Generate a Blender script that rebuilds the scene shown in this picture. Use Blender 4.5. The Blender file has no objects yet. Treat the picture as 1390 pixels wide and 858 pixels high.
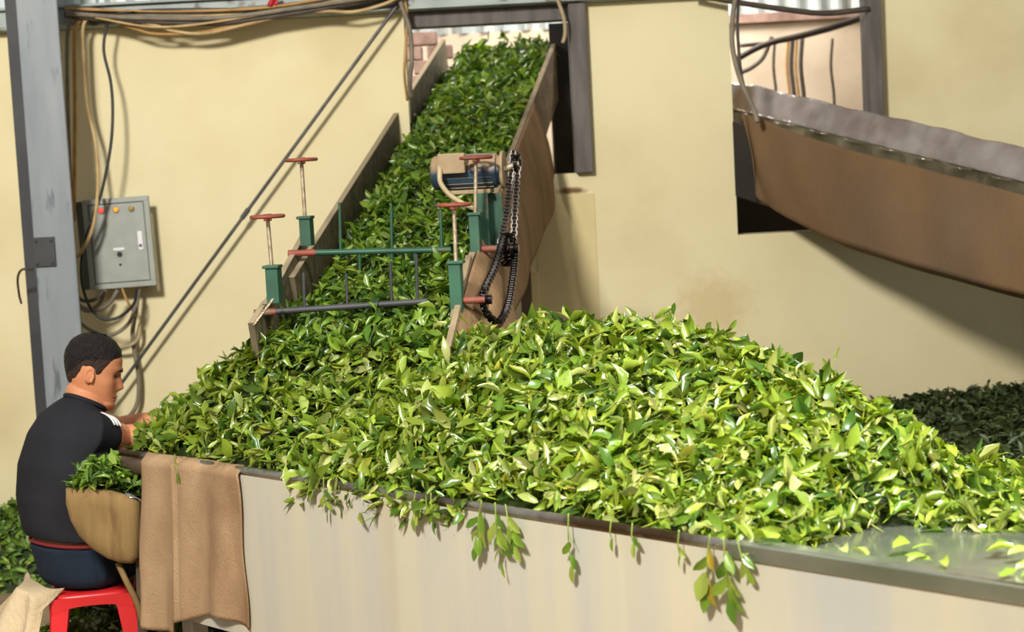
import bpy, bmesh, math, random
import numpy as np
from mathutils import Vector, Matrix, noise

random.seed(7)
RNG = np.random.default_rng(11)
PI = math.pi
C = bpy.context.scene.collection

# ------------------------------------------------------------------ camera
F_PX = 60.0 / 36.0 * 1390.0
PITCH, ROLL, EYE = math.radians(4.84), math.radians(3.0), 1.6
fw = Vector((0, math.cos(PITCH), -math.sin(PITCH)))
r0 = Vector((1, 0, 0)); u0 = Vector((0, math.sin(PITCH), math.cos(PITCH)))
rt = r0 * math.cos(ROLL) - u0 * math.sin(ROLL)
up = r0 * math.sin(ROLL) + u0 * math.cos(ROLL)
EYEP = Vector((0, 0, EYE))


def at(px, py, Y):
    """the place in the room seen at that pixel of the photograph, Y metres in front of the lens"""
    d = rt * ((px - 695.0) / F_PX) + up * ((429.0 - py) / F_PX) + fw
    return EYEP + d * (Y / d.y)


cam_d = bpy.data.cameras.new('camera'); cam = bpy.data.objects.new('camera', cam_d); C.objects.link(cam)
M = Matrix((rt, up, -fw)).transposed().to_4x4(); M.translation = EYEP
cam.matrix_world = M
cam_d.lens = 60; cam_d.sensor_width = 36; cam_d.clip_end = 100
cam_d.dof.use_dof = True; cam_d.dof.focus_distance = 5.0; cam_d.dof.aperture_fstop = 3.4
bpy.context.scene.camera = cam


# ------------------------------------------------------------------ materials
def srgb(r, g, b):
    f = lambda c: (c / 255 / 12.92) if c / 255 <= 0.04045 else ((c / 255 + 0.055) / 1.055) ** 2.4
    return (f(r), f(g), f(b), 1)


def pm(name, c1, c2=None, scale=8, rough=0.6, metal=0.0, bump=0.0, bscale=None, stretch=(1, 1, 1), spec=0.5,
       c3=None, s3=3.0, t3=(0.5, 0.65), emit=None, estr=0.0, top_tint=None, spots=None):
    m = bpy.data.materials.new(name); m.use_nodes = True
    nt = m.node_tree; n = nt.nodes; L = nt.links
    b = n['Principled BSDF']
    b.inputs['Roughness'].default_value = rough; b.inputs['Metallic'].default_value = metal
    b.inputs['Specular IOR Level'].default_value = spec
    b.inputs['Base Color'].default_value = c1
    tc = n.new('ShaderNodeTexCoord'); mp = n.new('ShaderNodeMapping'); mp.inputs['Scale'].default_value = stretch
    L.new(tc.outputs['Object'], mp.inputs['Vector'])
    col = None

    def ns(sc, det=5):
        t = n.new('ShaderNodeTexNoise'); t.inputs['Scale'].default_value = sc; t.inputs['Detail'].default_value = det
        L.new(mp.outputs['Vector'], t.inputs['Vector']); return t

    def mix(fac, a, bb):
        x = n.new('ShaderNodeMix'); x.data_type = 'RGBA'
        L.new(fac, x.inputs[0])
        for i, v in ((6, a), (7, bb)):
            if isinstance(v, tuple): x.inputs[i].default_value = v
            else: L.new(v, x.inputs[i])
        return x.outputs[2]

    def ramp(sock, lo, hi):
        x = n.new('ShaderNodeMapRange'); x.inputs[1].default_value = lo; x.inputs[2].default_value = hi
        L.new(sock, x.inputs[0]); return x.outputs[0]
    if c2:
        col = mix(ramp(ns(scale).outputs['Fac'], 0.35, 0.65), c1, c2)
    if c3:
        col = mix(ramp(ns(s3, 8).outputs['Fac'], *t3), col if col is not None else c1, c3)
    for (ctr, half, sc_) in (spots or []):      # stains with a shape of their own, at fixed places on the surface
        sub = n.new('ShaderNodeVectorMath'); sub.operation = 'SUBTRACT'; L.new(tc.outputs['Object'], sub.inputs[0]); sub.inputs[1].default_value = ctr
        nz = n.new('ShaderNodeTexNoise'); nz.inputs['Scale'].default_value = 25; L.new(tc.outputs['Object'], nz.inputs['Vector'])
        dv = n.new('ShaderNodeVectorMath'); dv.operation = 'DIVIDE'; L.new(sub.outputs[0], dv.inputs[0]); dv.inputs[1].default_value = half
        ln = n.new('ShaderNodeVectorMath'); ln.operation = 'LENGTH'; L.new(dv.outputs[0], ln.inputs[0])
        ad = n.new('ShaderNodeMath'); ad.operation = 'ADD'; L.new(ln.outputs['Value'], ad.inputs[0]); L.new(nz.outputs['Fac'], ad.inputs[1])
        col = mix(ramp(ad.outputs[0], 1.75, .95), col if col is not None else c1, sc_)
    if top_tint:
        g = n.new('ShaderNodeNewGeometry'); sx = n.new('ShaderNodeSeparateXYZ'); L.new(g.outputs['Normal'], sx.inputs[0])
        ad = n.new('ShaderNodeMath'); ad.operation = 'ADD'; L.new(sx.outputs['Z'], ad.inputs[0]); L.new(ns(30).outputs['Fac'], ad.inputs[1])
        col = mix(ramp(ad.outputs[0], 0.45, 0.95), col if col is not None else c1, top_tint)
    if col is not None:
        L.new(col, b.inputs['Base Color'])
    if bump:
        bp = n.new('ShaderNodeBump'); bp.inputs['Strength'].default_value = bump; bp.inputs['Distance'].default_value = 0.01
        L.new(ns(bscale or scale * 4).outputs['Fac'], bp.inputs['Height']); L.new(bp.outputs[0], b.inputs['Normal'])
    if emit:
        b.inputs['Emission Color'].default_value = emit; b.inputs['Emission Strength'].default_value = estr
    return m


def leaf_mat(name, gloss=0.32, trans=0.35, gain=1.0):
    m = bpy.data.materials.new(name); m.use_nodes = True
    nt = m.node_tree; n = nt.nodes; L = nt.links
    b = n['Principled BSDF']; b.inputs['Roughness'].default_value = gloss; b.inputs['Specular IOR Level'].default_value = 0.55
    a = n.new('ShaderNodeAttribute'); a.attribute_name = 'tint'
    hs = n.new('ShaderNodeHueSaturation'); hs.inputs['Value'].default_value = gain; L.new(a.outputs['Color'], hs.inputs['Color'])
    L.new(hs.outputs[0], b.inputs['Base Color'])
    t = n.new('ShaderNodeBsdfTranslucent'); hs2 = n.new('ShaderNodeHueSaturation'); hs2.inputs['Value'].default_value = 1.25; hs2.inputs['Saturation'].default_value = 1.1
    L.new(hs.outputs[0], hs2.inputs['Color']); L.new(hs2.outputs[0], t.inputs['Color'])
    mx = n.new('ShaderNodeMixShader'); mx.inputs[0].default_value = trans
    L.new(b.outputs[0], mx.inputs[1]); L.new(t.outputs[0], mx.inputs[2])
    L.new(mx.outputs[0], n['Material Output'].inputs['Surface'])
    return m


_st = at(775, 259, 7.4)
MT = {
    'plaster': pm('yellow_plaster', srgb(237, 225, 181), srgb(231, 217, 171), 2.5, 0.75, bump=0.12, bscale=30,
                  c3=srgb(212, 196, 148), s3=1.3, t3=(0.54, 0.80), spec=0.25,
                  spots=[(tuple(at(775, 259, 7.4)), (0.075, 0.3, 0.016), srgb(120, 92, 58)),
                         (tuple(at(968, 415, 7.4)), (0.16, 0.3, 0.14), srgb(222, 203, 153))]),
    'plaster_patch': pm('patched_plaster', srgb(228, 210, 156), srgb(220, 203, 150), 4, 0.75, bump=0.12, bscale=30, spec=0.25),
    'floor': pm('concrete', srgb(150, 128, 98), srgb(125, 106, 82), 5, 0.8, bump=0.2),
    'column': pm('grey_blue_paint', srgb(146, 151, 153), srgb(126, 133, 139), 3, 0.45, stretch=(3, 3, 0.6), c3=srgb(96, 104, 112), s3=9, t3=(0.62, 0.72), bump=0.05),
    'dark_steel': pm('dark_steel', srgb(62, 62, 62), srgb(48, 49, 52), 6, 0.55),
    'post': pm('weathered_post', srgb(112, 104, 98), srgb(88, 82, 78), 7, 0.7, stretch=(3, 3, 0.5), bump=0.15),
    'beam': pm('peeling_beam', srgb(176, 184, 178), srgb(150, 160, 156), 6, 0.5, c3=srgb(112, 98, 78), s3=12, t3=(0.58, 0.66)),
    'sheet': pm('corrugated_sheet', srgb(205, 212, 210), srgb(180, 190, 190), 3, 0.4, metal=0.2, stretch=(3, 1, 0.4), c3=srgb(150, 140, 118), s3=5, t3=(0.6, 0.7)),
    'backwall': pm('pale_plaster', srgb(226, 208, 184), srgb(205, 186, 160), 3, 0.8, bump=0.1),
    'room_shade': pm('painted_room_shade', srgb(44, 38, 34), srgb(30, 27, 25), 4, 0.8),  # near-black colour standing in for shade beyond the openings
    'brick': pm('pink_rubble', srgb(176, 146, 132), srgb(140, 112, 100), 9, 0.85, bump=0.4),
    'panel': pm('grey_beige_panel', srgb(190, 182, 156), srgb(172, 171, 162), 3.0, 0.5, stretch=(2.2, 2.2, 0.15), c3=srgb(170, 154, 122), s3=2.2, t3=(0.55, 0.8), spec=0.3),
    'tray': pm('wet_zinc_tray', srgb(150, 156, 140), srgb(128, 136, 118), 5, 0.16, metal=0.75),
    'rim': pm('worn_rim_pipe', srgb(190, 186, 176), srgb(150, 144, 132), 8, 0.22, metal=0.9, c3=srgb(92, 74, 52), s3=2.5, t3=(0.52, 0.6)),
    'frame_metal': pm('brown_frame', srgb(104, 86, 66), srgb(70, 56, 44), 9, 0.6, metal=0.3, bump=0.1),
    'burlap': pm('burlap', srgb(166, 138, 106), srgb(150, 122, 92), 10, 0.95, stretch=(1, 1, 0.6), bump=0.35, bscale=220, spec=0.1, c3=srgb(126, 96, 70), s3=3, t3=(0.55, 0.72)),
    'skirt': pm('dusty_burlap', srgb(148, 120, 88), srgb(128, 102, 74), 8, 0.95, stretch=(1, 1, 0.4), bump=0.5, bscale=100, spec=0.1, c3=srgb(112, 92, 66), s3=3, t3=(0.55, 0.72)),
    'tarp': pm('brown_tarp', srgb(122, 96, 68), srgb(106, 84, 60), 4, 0.9, stretch=(1, 1, 0.5), bump=0.3, bscale=60, spec=0.12, c3=srgb(118, 100, 80), s3=2, t3=(0.45, 0.85)),
    'liner': pm('plastic_liner', srgb(168, 158, 152), srgb(138, 126, 118), 7, 0.2, metal=0.2, bump=0.35, bscale=22, c3=srgb(142, 118, 88), s3=4, t3=(0.58, 0.7)),
    'liner_shade': pm('shaded_plastic_fold', srgb(132, 122, 98), srgb(100, 92, 72), 9, 0.16, metal=0.15, bump=0.3, bscale=18),  # darker copy of the liner: shade below the fold put into the colour
    'tanbin': pm('tan_canvas', srgb(138, 112, 72), srgb(112, 90, 56), 6, 0.85, stretch=(2.5, 2.5, 0.35), bump=0.2, bscale=80, spec=0.15, c3=srgb(98, 76, 48), s3=5, t3=(0.58, 0.7)),
    'plastic': pm('clear_plastic_film', srgb(190, 190, 186), srgb(120, 118, 112), 12, 0.1, metal=0.4, bump=0.5, bscale=30),
    'wood': pm('raw_board', srgb(150, 132, 102), srgb(118, 102, 78), 5, 0.75, stretch=(1, 1, 3), bump=0.2),
    'wood_dark': pm('mossy_board', srgb(104, 94, 68), srgb(74, 70, 50), 5, 0.7, bump=0.2, top_tint=srgb(158, 142, 112)),  # upward faces coloured paler than the sides
    'green': pm('green_paint', srgb(46, 92, 68), srgb(36, 74, 56), 9, 0.5, c3=srgb(96, 78, 56), s3=14, t3=(0.6, 0.68)),
    'green_dark': pm('dark_green_bar', srgb(42, 74, 56), srgb(34, 56, 48), 9, 0.4, metal=0.3),
    'rust': pm('red_oxide', srgb(150, 70, 52), srgb(120, 62, 46), 14, 0.6, c3=srgb(112, 92, 70), s3=20, t3=(0.58, 0.66)),
    'screw': pm('steel_screw', srgb(196, 180, 152), srgb(160, 140, 112), 40, 0.35, metal=0.6, bump=0.4, bscale=300),
    'chain': pm('oily_chain', srgb(46, 40, 38), srgb(30, 28, 28), 20, 0.28, metal=0.8),
    'motor': pm('blue_motor', srgb(56, 78, 96), srgb(42, 58, 74), 10, 0.45, top_tint=srgb(158, 132, 100)),  # tan dust on the upward faces
    'dusty': pm('dusty_tan_metal', srgb(168, 146, 112), srgb(146, 124, 94), 12, 0.7),
    'hose': pm('cream_conduit', srgb(188, 170, 132), srgb(160, 142, 108), 12, 0.6),
    'belt': pm('belt', srgb(52, 62, 36), srgb(40, 48, 30), 6, 0.7),
    'cab': pm('cabinet_paint', srgb(168, 172, 162), srgb(160, 164, 154), 20, 0.45, c3=srgb(180, 168, 140), s3=3, t3=(0.6, 0.75), bump=0.03),
    'cab_side': pm('cabinet_side', srgb(98, 104, 92), srgb(88, 92, 80), 10, 0.55),
    'black': pm('black_rubber', srgb(30, 28, 26), rough=0.45),
    'cable_grey': pm('grey_sheath', srgb(138, 128, 108), srgb(116, 106, 90), 15, 0.6),
    'cable_dark': pm('dark_sheath', srgb(84, 72, 60), srgb(64, 56, 48), 15, 0.6),
    'cable_ochre': pm('ochre_sheath', srgb(196, 152, 88), srgb(172, 128, 70), 15, 0.6),
    'cable_cream': pm('cream_sheath', srgb(206, 178, 124), srgb(182, 150, 100), 15, 0.6),
    'rod': pm('steel_rod', srgb(98, 96, 94), srgb(80, 78, 76), 15, 0.45, metal=0.4),
    'white': pm('white_label', srgb(238, 236, 234), rough=0.5),
    'purple': pm('purple_mark', srgb(120, 60, 120), rough=0.5),
    'red_lamp': pm('red_lamp', srgb(230, 60, 50), rough=0.2, emit=srgb(255, 70, 60), estr=1.4),
    'orange_lamp': pm('orange_lamp', srgb(240, 150, 40), rough=0.2, emit=srgb(255, 150, 30), estr=1.0),
    'yellow_lamp': pm('yellow_lamp', srgb(196, 156, 50), rough=0.2),
    'chrome': pm('chrome_bezel', srgb(200, 196, 186), rough=0.2, metal=1.0),
    'redplastic': pm('red_plastic', srgb(212, 40, 42), srgb(200, 34, 38), 6, 0.35),
    'sack': pm('beige_sackcloth', srgb(206, 186, 152), srgb(186, 166, 132), 9, 0.9, bump=0.4, bscale=90, spec=0.1),
    'skin': pm('skin', srgb(206, 140, 100), srgb(196, 128, 90), 14, 0.5, spec=0.3, bump=0.02),
    'hair': pm('black_hair', srgb(30, 24, 21), srgb(20, 16, 15), 60, 0.6, bump=0.9, bscale=170, spec=0.3),
    'stubble': pm('cropped_hair', srgb(62, 46, 38), srgb(46, 35, 30), 70, 0.7, bump=0.5, bscale=200, spec=0.2),
    'shirt': pm('black_jersey', srgb(40, 40, 44), srgb(34, 34, 38), 5, 0.9, bump=0.35, bscale=9, spec=0.15),
    'jeans': pm('dark_denim', srgb(34, 44, 58), srgb(24, 32, 44), 9, 0.85, bump=0.4, bscale=14, spec=0.2),
    'crimson': pm('dark_red_cloth', srgb(118, 28, 30), rough=0.85),
    'eye': pm('eye', srgb(30, 20, 16), rough=0.15),
    'lip': pm('lip', srgb(150, 82, 70), rough=0.45),
    'stem': pm('green_stem', srgb(120, 140, 48), srgb(104, 122, 40), 20, 0.5),
    'leaf': leaf_mat('fresh_leaf', 0.28, 0.26, .68),
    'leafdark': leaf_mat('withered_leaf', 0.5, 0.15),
    'underleaf': pm('leaf_bed', srgb(44, 60, 18), srgb(28, 40, 12), 30, 0.8, bump=1.0, bscale=60),
    'redcloth': pm('red_tag', srgb(190, 34, 40), rough=0.6),
}


# ------------------------------------------------------------------ mesh helpers
def spline(pts, k=8):
    P = [Vector(p) for p in pts]
    if len(P) < 3: return P
    P = [P[0] * 2 - P[1]] + P + [P[-1] * 2 - P[-2]]
    out = []
    for i in range(1, len(P) - 2):
        a, b, c, d = P[i - 1], P[i], P[i + 1], P[i + 2]
        for j in range(k):
            t = j / k
            out.append(0.5 * ((2 * b) + (c - a) * t + (2 * a - 5 * b + 4 * c - d) * t * t + (3 * b - a - 3 * c + d) * t ** 3))
    out.append(P[-2]); return out


class MB:
    def __init__(self): self.v = []; self.f = []

    def add(self, vs, fs):
        o = len(self.v); self.v += [tuple(v) for v in vs]; self.f += [tuple(i + o for i in f) for f in fs]; return self

    def hexa(self, p):      # 8 corners: bottom 4 then top 4
        return self.add(p, [(3, 2, 1, 0), (4, 5, 6, 7), (0, 1, 5, 4), (1, 2, 6, 5), (2, 3, 7, 6), (3, 0, 4, 7)])

    def box(self, c, size, R=None):
        c = Vector(c); hx, hy, hz = (s / 2 for s in size); R = R or Matrix.Identity(3)
        return self.hexa([c + R @ Vector(q) for q in ((-hx, -hy, -hz), (hx, -hy, -hz), (hx, hy, -hz), (-hx, hy, -hz), (-hx, -hy, hz), (hx, -hy, hz), (hx, hy, hz), (-hx, hy, hz))])

    def slab(self, a, b, up_, th, h):    # board from a to b, thickness th sideways, height h below the line
        a, b = Vector(a), Vector(b); t = (b - a).normalized(); side = t.cross(Vector(up_)).normalized(); w = side.cross(t).normalized()
        p = []
        for z in (-h, 0):
            for q, s in ((a, -1), (b, -1), (b, 1), (a, 1)):
                p.append(q + w * z + side * s * th / 2)
        return self.hexa(p)

    def tube(self, pts, r, n=10, cap=True, closed=False):
        P = [Vector(p) for p in pts]; m = len(P); rr = r if isinstance(r, (list, tuple)) else [r] * m
        ref = None; vs = []
        for i in range(m):
            if closed: t = (P[(i + 1) % m] - P[i - 1]).normalized()
            else: t = (P[min(i + 1, m - 1)] - P[max(i - 1, 0)]).normalized()
            if ref is None:
                ref = Vector((0, 0, 1)) if abs(t.z) < 0.9 else Vector((1, 0, 0))
            ref = (ref - t * ref.dot(t)).normalized(); bi = t.cross(ref)
            for k in range(n):
                a = 2 * PI * k / n
                vs.append(P[i] + (ref * math.cos(a) + bi * math.sin(a)) * rr[i])
        fs = []
        for i in range(m if closed else m - 1):
            j = (i + 1) % m
            for k in range(n):
                q = (k + 1) % n; fs.append((i * n + k, i * n + q, j * n + q, j * n + k))
        if cap and not closed:
            fs.append(tuple(range(n - 1, -1, -1))); fs.append(tuple(range((m - 1) * n, m * n)))
        return self.add(vs, fs)

    def cyl(self, a, b, r, n=20, r2=None):
        return self.tube([a, b], [r, r if r2 is None else r2], n)

    def loft(self, rings):      # list of rings with equal point counts, capped
        n = len(rings[0]); vs = [p for r in rings for p in r]; fs = []
        for i in range(len(rings) - 1):
            for k in range(n):
                q = (k + 1) % n; fs.append((i * n + k, i * n + q, (i + 1) * n + q, (i + 1) * n + k))
        fs.append(tuple(range(n - 1, -1, -1))); fs.append(tuple(range((len(rings) - 1) * n, len(rings) * n)))
        return self.add(vs, fs)

    def ball(self, c, r, nu=14, nv=9, R=None):
        c = Vector(c); r = r if isinstance(r, (tuple, list)) else (r, r, r); R = R or Matrix.Identity(3)
        rings = []
        for i in range(nv):
            ph = -PI / 2 + PI * (i + 0.5) / nv
            rings.append([c + R @ Vector((r[0] * math.cos(ph) * math.cos(2 * PI * k / nu), r[1] * math.cos(ph) * math.sin(2 * PI * k / nu), r[2] * math.sin(ph))) for k in range(nu)])
        return self.loft(rings)

    def torus(self, c, R_, r, ax=(0, 0, 1), n=28, m=8):
        c = Vector(c); q = Vector(ax).to_track_quat('Z', 'Y').to_matrix()
        return self.tube([c + q @ Vector((R_ * math.cos(2 * PI * k / n), R_ * math.sin(2 * PI * k / n), 0)) for k in range(n)], r, m, closed=True)

    def grid(self, fn, nu, nv):
        vs = [fn(i / nu, j / nv) for j in range(nv + 1) for i in range(nu + 1)]
        return self.add(vs, [(j * (nu + 1) + i, j * (nu + 1) + i + 1, (j + 1) * (nu + 1) + i + 1, (j + 1) * (nu + 1) + i) for j in range(nv) for i in range(nu)])

    def build(self, name, m, parent=None, smooth=False, bevel=0, solid=0, sub=0, angle=None):
        me = bpy.data.meshes.new(name); me.from_pydata(self.v, [], self.f); me.update()
        bm = bmesh.new(); bm.from_mesh(me); bmesh.ops.recalc_face_normals(bm, faces=bm.faces); bm.to_mesh(me); bm.free()
        o = bpy.data.objects.new(name, me); C.objects.link(o)
        me.materials.append(MT[m] if isinstance(m, str) else m)
        if smooth:
            me.polygons.foreach_set('use_smooth', [True] * len(me.polygons))
            if angle: me.set_sharp_from_angle(angle=math.radians(angle))
        if solid:
            s = o.modifiers.new('solid', 'SOLIDIFY'); s.thickness = solid; s.offset = 0
        if bevel:
            b = o.modifiers.new('bevel', 'BEVEL'); b.width = bevel; b.segments = 2; b.limit_method = 'ANGLE'
        if sub:
            s = o.modifiers.new('sub', 'SUBSURF'); s.levels = sub; s.render_levels = sub
        if parent is not None: put(o, parent)
        return o


def put(o, parent):
    o.parent = parent
    o.matrix_parent_inverse = Matrix.Translation(-parent_base(parent))


def parent_base(p):
    b = Vector(p.location)
    q = p.parent
    while q is not None:
        b = b + Vector(q.location); q = q.parent
    return b if p.type == 'EMPTY' else Vector((0, 0, 0)) if p.parent is None else Vector((0, 0, 0))


def tag(o, label=None, cat=None, group=None, kind=None):
    for k, v in (('label', label), ('category', cat), ('group', group), ('kind', kind)):
        if v: o[k] = v
    return o


def thing(name, loc, label, cat, group=None):
    o = bpy.data.objects.new(name, None); C.objects.link(o); o.location = loc; o.empty_display_size = 0.1
    return tag(o, label, cat, group)


def struct(o):
    o['kind'] = 'structure'; return o


def fused(mb, voxel, smooth=6, factor=0.5):
    """the closed pieces of mb melted into one continuous skin"""
    me = bpy.data.meshes.new('tmp'); me.from_pydata(mb.v, [], mb.f); me.update()
    bm = bmesh.new(); bm.from_mesh(me); bmesh.ops.recalc_face_normals(bm, faces=bm.faces); bm.to_mesh(me); bm.free()
    o = bpy.data.objects.new('tmp', me); C.objects.link(o)
    r = o.modifiers.new('r', 'REMESH'); r.mode = 'VOXEL'; r.voxel_size = voxel
    if smooth:
        s = o.modifiers.new('s', 'SMOOTH'); s.iterations = smooth; s.factor = factor
    dg = bpy.context.evaluated_depsgraph_get()
    res = bpy.data.meshes.new_from_object(o.evaluated_get(dg))
    bpy.data.objects.remove(o); bpy.data.meshes.remove(me)
    res.polygons.foreach_set('use_smooth', [True] * len(res.polygons))
    return res


def mesh_obj(name, me, m, parent=None):
    me.name = name; me.materials.clear(); me.materials.append(MT[m] if isinstance(m, str) else m)
    o = bpy.data.objects.new(name, me); C.objects.link(o)
    if parent is not None: put(o, parent)
    return o


# ------------------------------------------------------------------ leaves
_T = np.array([0, .12, .32, .55, .78, .93, 1.0]); _W = np.array([.03, .34, .47, .5, .36, .15, .0])
LF = []
for i in range(6):
    for k in range(2):
        LF.append((i * 3 + k, i * 3 + k + 1, (i + 1) * 3 + k + 1, (i + 1) * 3 + k))
LF = np.array(LF)


def leaf_verts(pos, dirv, nor, L, wf, curl, fold, twist=None, bend=None):
    """vectorised tea leaves: N x 21 x 3"""
    d = dirv / np.linalg.norm(dirv, axis=1, keepdims=True)
    n_ = nor - d * np.sum(nor * d, axis=1, keepdims=True); n_ /= np.linalg.norm(n_, axis=1, keepdims=True) + 1e-9
    s = np.cross(d, n_)
    N = len(pos); out = np.zeros((N, 21, 3))
    twist = np.zeros(N) if twist is None else twist; bend = np.zeros(N) if bend is None else bend
    for i in range(7):
        t = _T[i]
        ang = curl * (t - 0.3)
        along = L * t; lift = L * curl * (t * t - 0.45 * t) * -0.55
        ct, st = np.cos(twist * t), np.sin(twist * t)
        wob = 1 + .12 * np.sin(9 * t + 40 * L)
        for k, q in enumerate((-1, 0, 1)):
            w = q * _W[i] * L * wf * wob
            zz = np.abs(w) * fold
            out[:, i * 3 + k] = pos + d * along[:, None] + s * (w * ct - zz * st + bend * L * t * t)[:, None] + n_ * (lift + w * st + zz * ct)[:, None]
    return out


PAL = {
    'fresh': (np.array([[.25, .36, .030], [.36, .47, .050], [.15, .26, .024], [.08, .17, .02], [.44, .52, .12], [.54, .59, .19], [.46, .46, .05]]), np.array([.28, .25, .20, .11, .10, .04, .02])),
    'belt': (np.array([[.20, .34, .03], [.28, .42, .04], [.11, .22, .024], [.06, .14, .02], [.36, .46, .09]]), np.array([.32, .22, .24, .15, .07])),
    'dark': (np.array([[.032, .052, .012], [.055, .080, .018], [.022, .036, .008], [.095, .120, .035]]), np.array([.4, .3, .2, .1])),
    'floor': (np.array([[.10, .19, .025], [.18, .30, .035], [.06, .12, .016], [.28, .40, .07]]), np.array([.4, .3, .2, .1])),
}


def tint_for(n, pal, stub=None):
    c, p = PAL[pal]; idx = RNG.choice(len(c), n, p=p / p.sum())
    base = c[idx] * RNG.uniform(.75, 1.25, (n, 1)) * RNG.uniform(.92, 1.08, (n, 3))
    return np.clip(base, 0, 1)


def np_mesh(name, V, F4, colors):
    me = bpy.data.meshes.new(name)
    me.vertices.add(len(V)); me.vertices.foreach_set('co', V.astype(np.float32).ravel())
    me.loops.add(F4.size); me.loops.foreach_set('vertex_index', F4.astype(np.int32).ravel())
    me.polygons.add(len(F4)); me.polygons.foreach_set('loop_start', np.arange(0, F4.size, 4, dtype=np.int32))
    me.update(calc_edges=True)
    at_ = me.attributes.new('tint', 'FLOAT_COLOR', 'POINT')
    cc = np.ones((len(V), 4), dtype=np.float32); cc[:, :3] = colors; at_.data.foreach_set('color', cc.ravel())
    me.polygons.foreach_set('use_smooth', [True] * len(me.polygons))
    me.validate(); return me


def leaf_cloud(n, sampler, normal_fn, pal, Lr=(.035, .065), wr=(.36, .52), depth=.04, tilt=.55, lift=.012, flow=None):
    """n leaves in sprigs of three, lying on a heap given by sampler() -> points"""
    ns = n // 3 + 1
    p = sampler(ns); nv = normal_fn(p)
    a = RNG.uniform(0, 2 * PI, ns)
    rv = np.stack([np.cos(a), np.sin(a), RNG.normal(0, .3, ns)], 1)
    base = rv - nv * np.sum(rv * nv, axis=1, keepdims=True); base /= np.linalg.norm(base, axis=1, keepdims=True)
    if flow is not None:
        base = base + np.array(flow); base -= nv * np.sum(base * nv, axis=1, keepdims=True); base /= np.linalg.norm(base, axis=1, keepdims=True) + 1e-9
    side = np.cross(nv, base)
    V, T = [], []
    off = nv * (RNG.uniform(-depth, lift, ns))[:, None]
    tint = tint_for(ns, pal)
    for k, ang in enumerate((0.0, 0.75, -0.75)):
        aa = ang + RNG.normal(0, .3, ns)
        d = base * np.cos(aa)[:, None] + side * np.sin(aa)[:, None] + nv * (RNG.normal(.05, tilt, ns))[:, None]
        nn = nv + RNG.normal(0, tilt, (ns, 3))
        L = RNG.uniform(*Lr, ns) * (1.0 if k else .95)
        V.append(leaf_verts(p + off - base * L[:, None] * .3, d, nn, L, (RNG.uniform(*wr, ns) if k else RNG.uniform(.12, .30, ns)), RNG.normal(.35, .7, ns), RNG.uniform(.1, 1.3, ns), RNG.normal(0, 1.1, ns), RNG.normal(0, .12, ns)))
        T.append(np.where(RNG.uniform(size=(ns, 1)) < .4, tint, tint_for(ns, pal)))
    # a stem for every sprig, as a narrow leaf
    L = RNG.uniform(*Lr, ns) * .9
    V.append(leaf_verts(p + off - base * L[:, None], base + nv * RNG.normal(0, .15, ns)[:, None], nv, L, np.full(ns, .06), RNG.normal(0, .3, ns), np.full(ns, 0.4)))
    T.append(tint * np.array([1.15, 1.0, .8]))
    return np.concatenate(V), np.concatenate(T)


def heap_object(name, under, V, T, mat_leaf, label, cat):
    """under: MB with the heap's closed inside; V: leaves"""
    N = len(V); F4 = (LF[None] + (np.arange(N) * 21)[:, None, None]).reshape(-1, 4)
    uv = np.array(under.v); uf = np.array(under.f)
    allv = np.concatenate([V.reshape(-1, 3), uv]); allf = np.concatenate([F4, uf + N * 21])
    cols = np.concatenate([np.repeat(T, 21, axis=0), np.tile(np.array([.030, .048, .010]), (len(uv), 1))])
    me = np_mesh(name, allv, allf, cols)
    o = mesh_obj(name, me, mat_leaf); tag(o, label, cat, kind='stuff'); return o


def smooth01(a, b, x):
    t = np.clip((x - a) / (b - a), 0, 1); return t * t * (3 - 2 * t)


def lump(x, y, seed=0.0):
    return (np.sin(x * 7.1 + seed) * np.cos(y * 6.3 + 1.7 * seed) + .6 * np.sin(x * 13.7 + 2 + seed) * np.sin(y * 15.1 + seed)) * .5


def field_normal(hf, eps=.02):
    def fn(p):
        x, y = p[:, 0], p[:, 1]
        gx = (hf(x + eps, y) - hf(x - eps, y)) / (2 * eps); gy = (hf(x, y + eps) - hf(x, y - eps)) / (2 * eps)
        n = np.stack([-gx, -gy, np.ones_like(gx)], 1); return n / np.linalg.norm(n, axis=1, keepdims=True)
    return fn


def field_sampler(hf, pick):
    def fn(n):
        x, y = pick(n); return np.stack([x, y, hf(x, y)], 1)
    return fn


# ================================================================== THE SETTING
WY = 7.4
xl1, xr1 = at(551, 80, WY).x, at(799, 130, WY).x
z_top1 = at(670, 20, WY).z; z_sill1 = at(780, 235, WY).z
xl2, xr2 = at(995, 160, WY).x, at(1192, 90, WY).x
z_sill2 = at(1040, 317, WY).z
ZT = 2.30
wall = MB()
xs = [-4.5, xl1, xr1, xl2, xr2, 4.5]; zs = [0, min(z_sill1, z_sill2), max(z_sill1, z_sill2), ZT, 3.2]


def solid_cell(x, z):
    if z > ZT: return x > xr2
    if xl1 < x < xr1 and z > z_sill1: return False
    if xl2 < x < xr2 and z > z_sill2: return False
    return True


for i in range(5):
    for j in range(4):
        xa, xb, za, zb = xs[i], xs[i + 1], zs[j], zs[j + 1]
        if zb - za < 1e-4 or not solid_cell((xa + xb) / 2, (za + zb) / 2): continue
        wall.hexa([(xa, WY, za), (xb, WY, za), (xb, WY + .14, za), (xa, WY + .14, za), (xa, WY, zb), (xb, WY, zb), (xb, WY + .14, zb), (xa, WY + .14, zb)])
struct(wall.build('wall_back', 'plaster'))
struct(MB().box((0, 5.0, -.05), (14, 16, .1)).build('floor', 'floor'))

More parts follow.
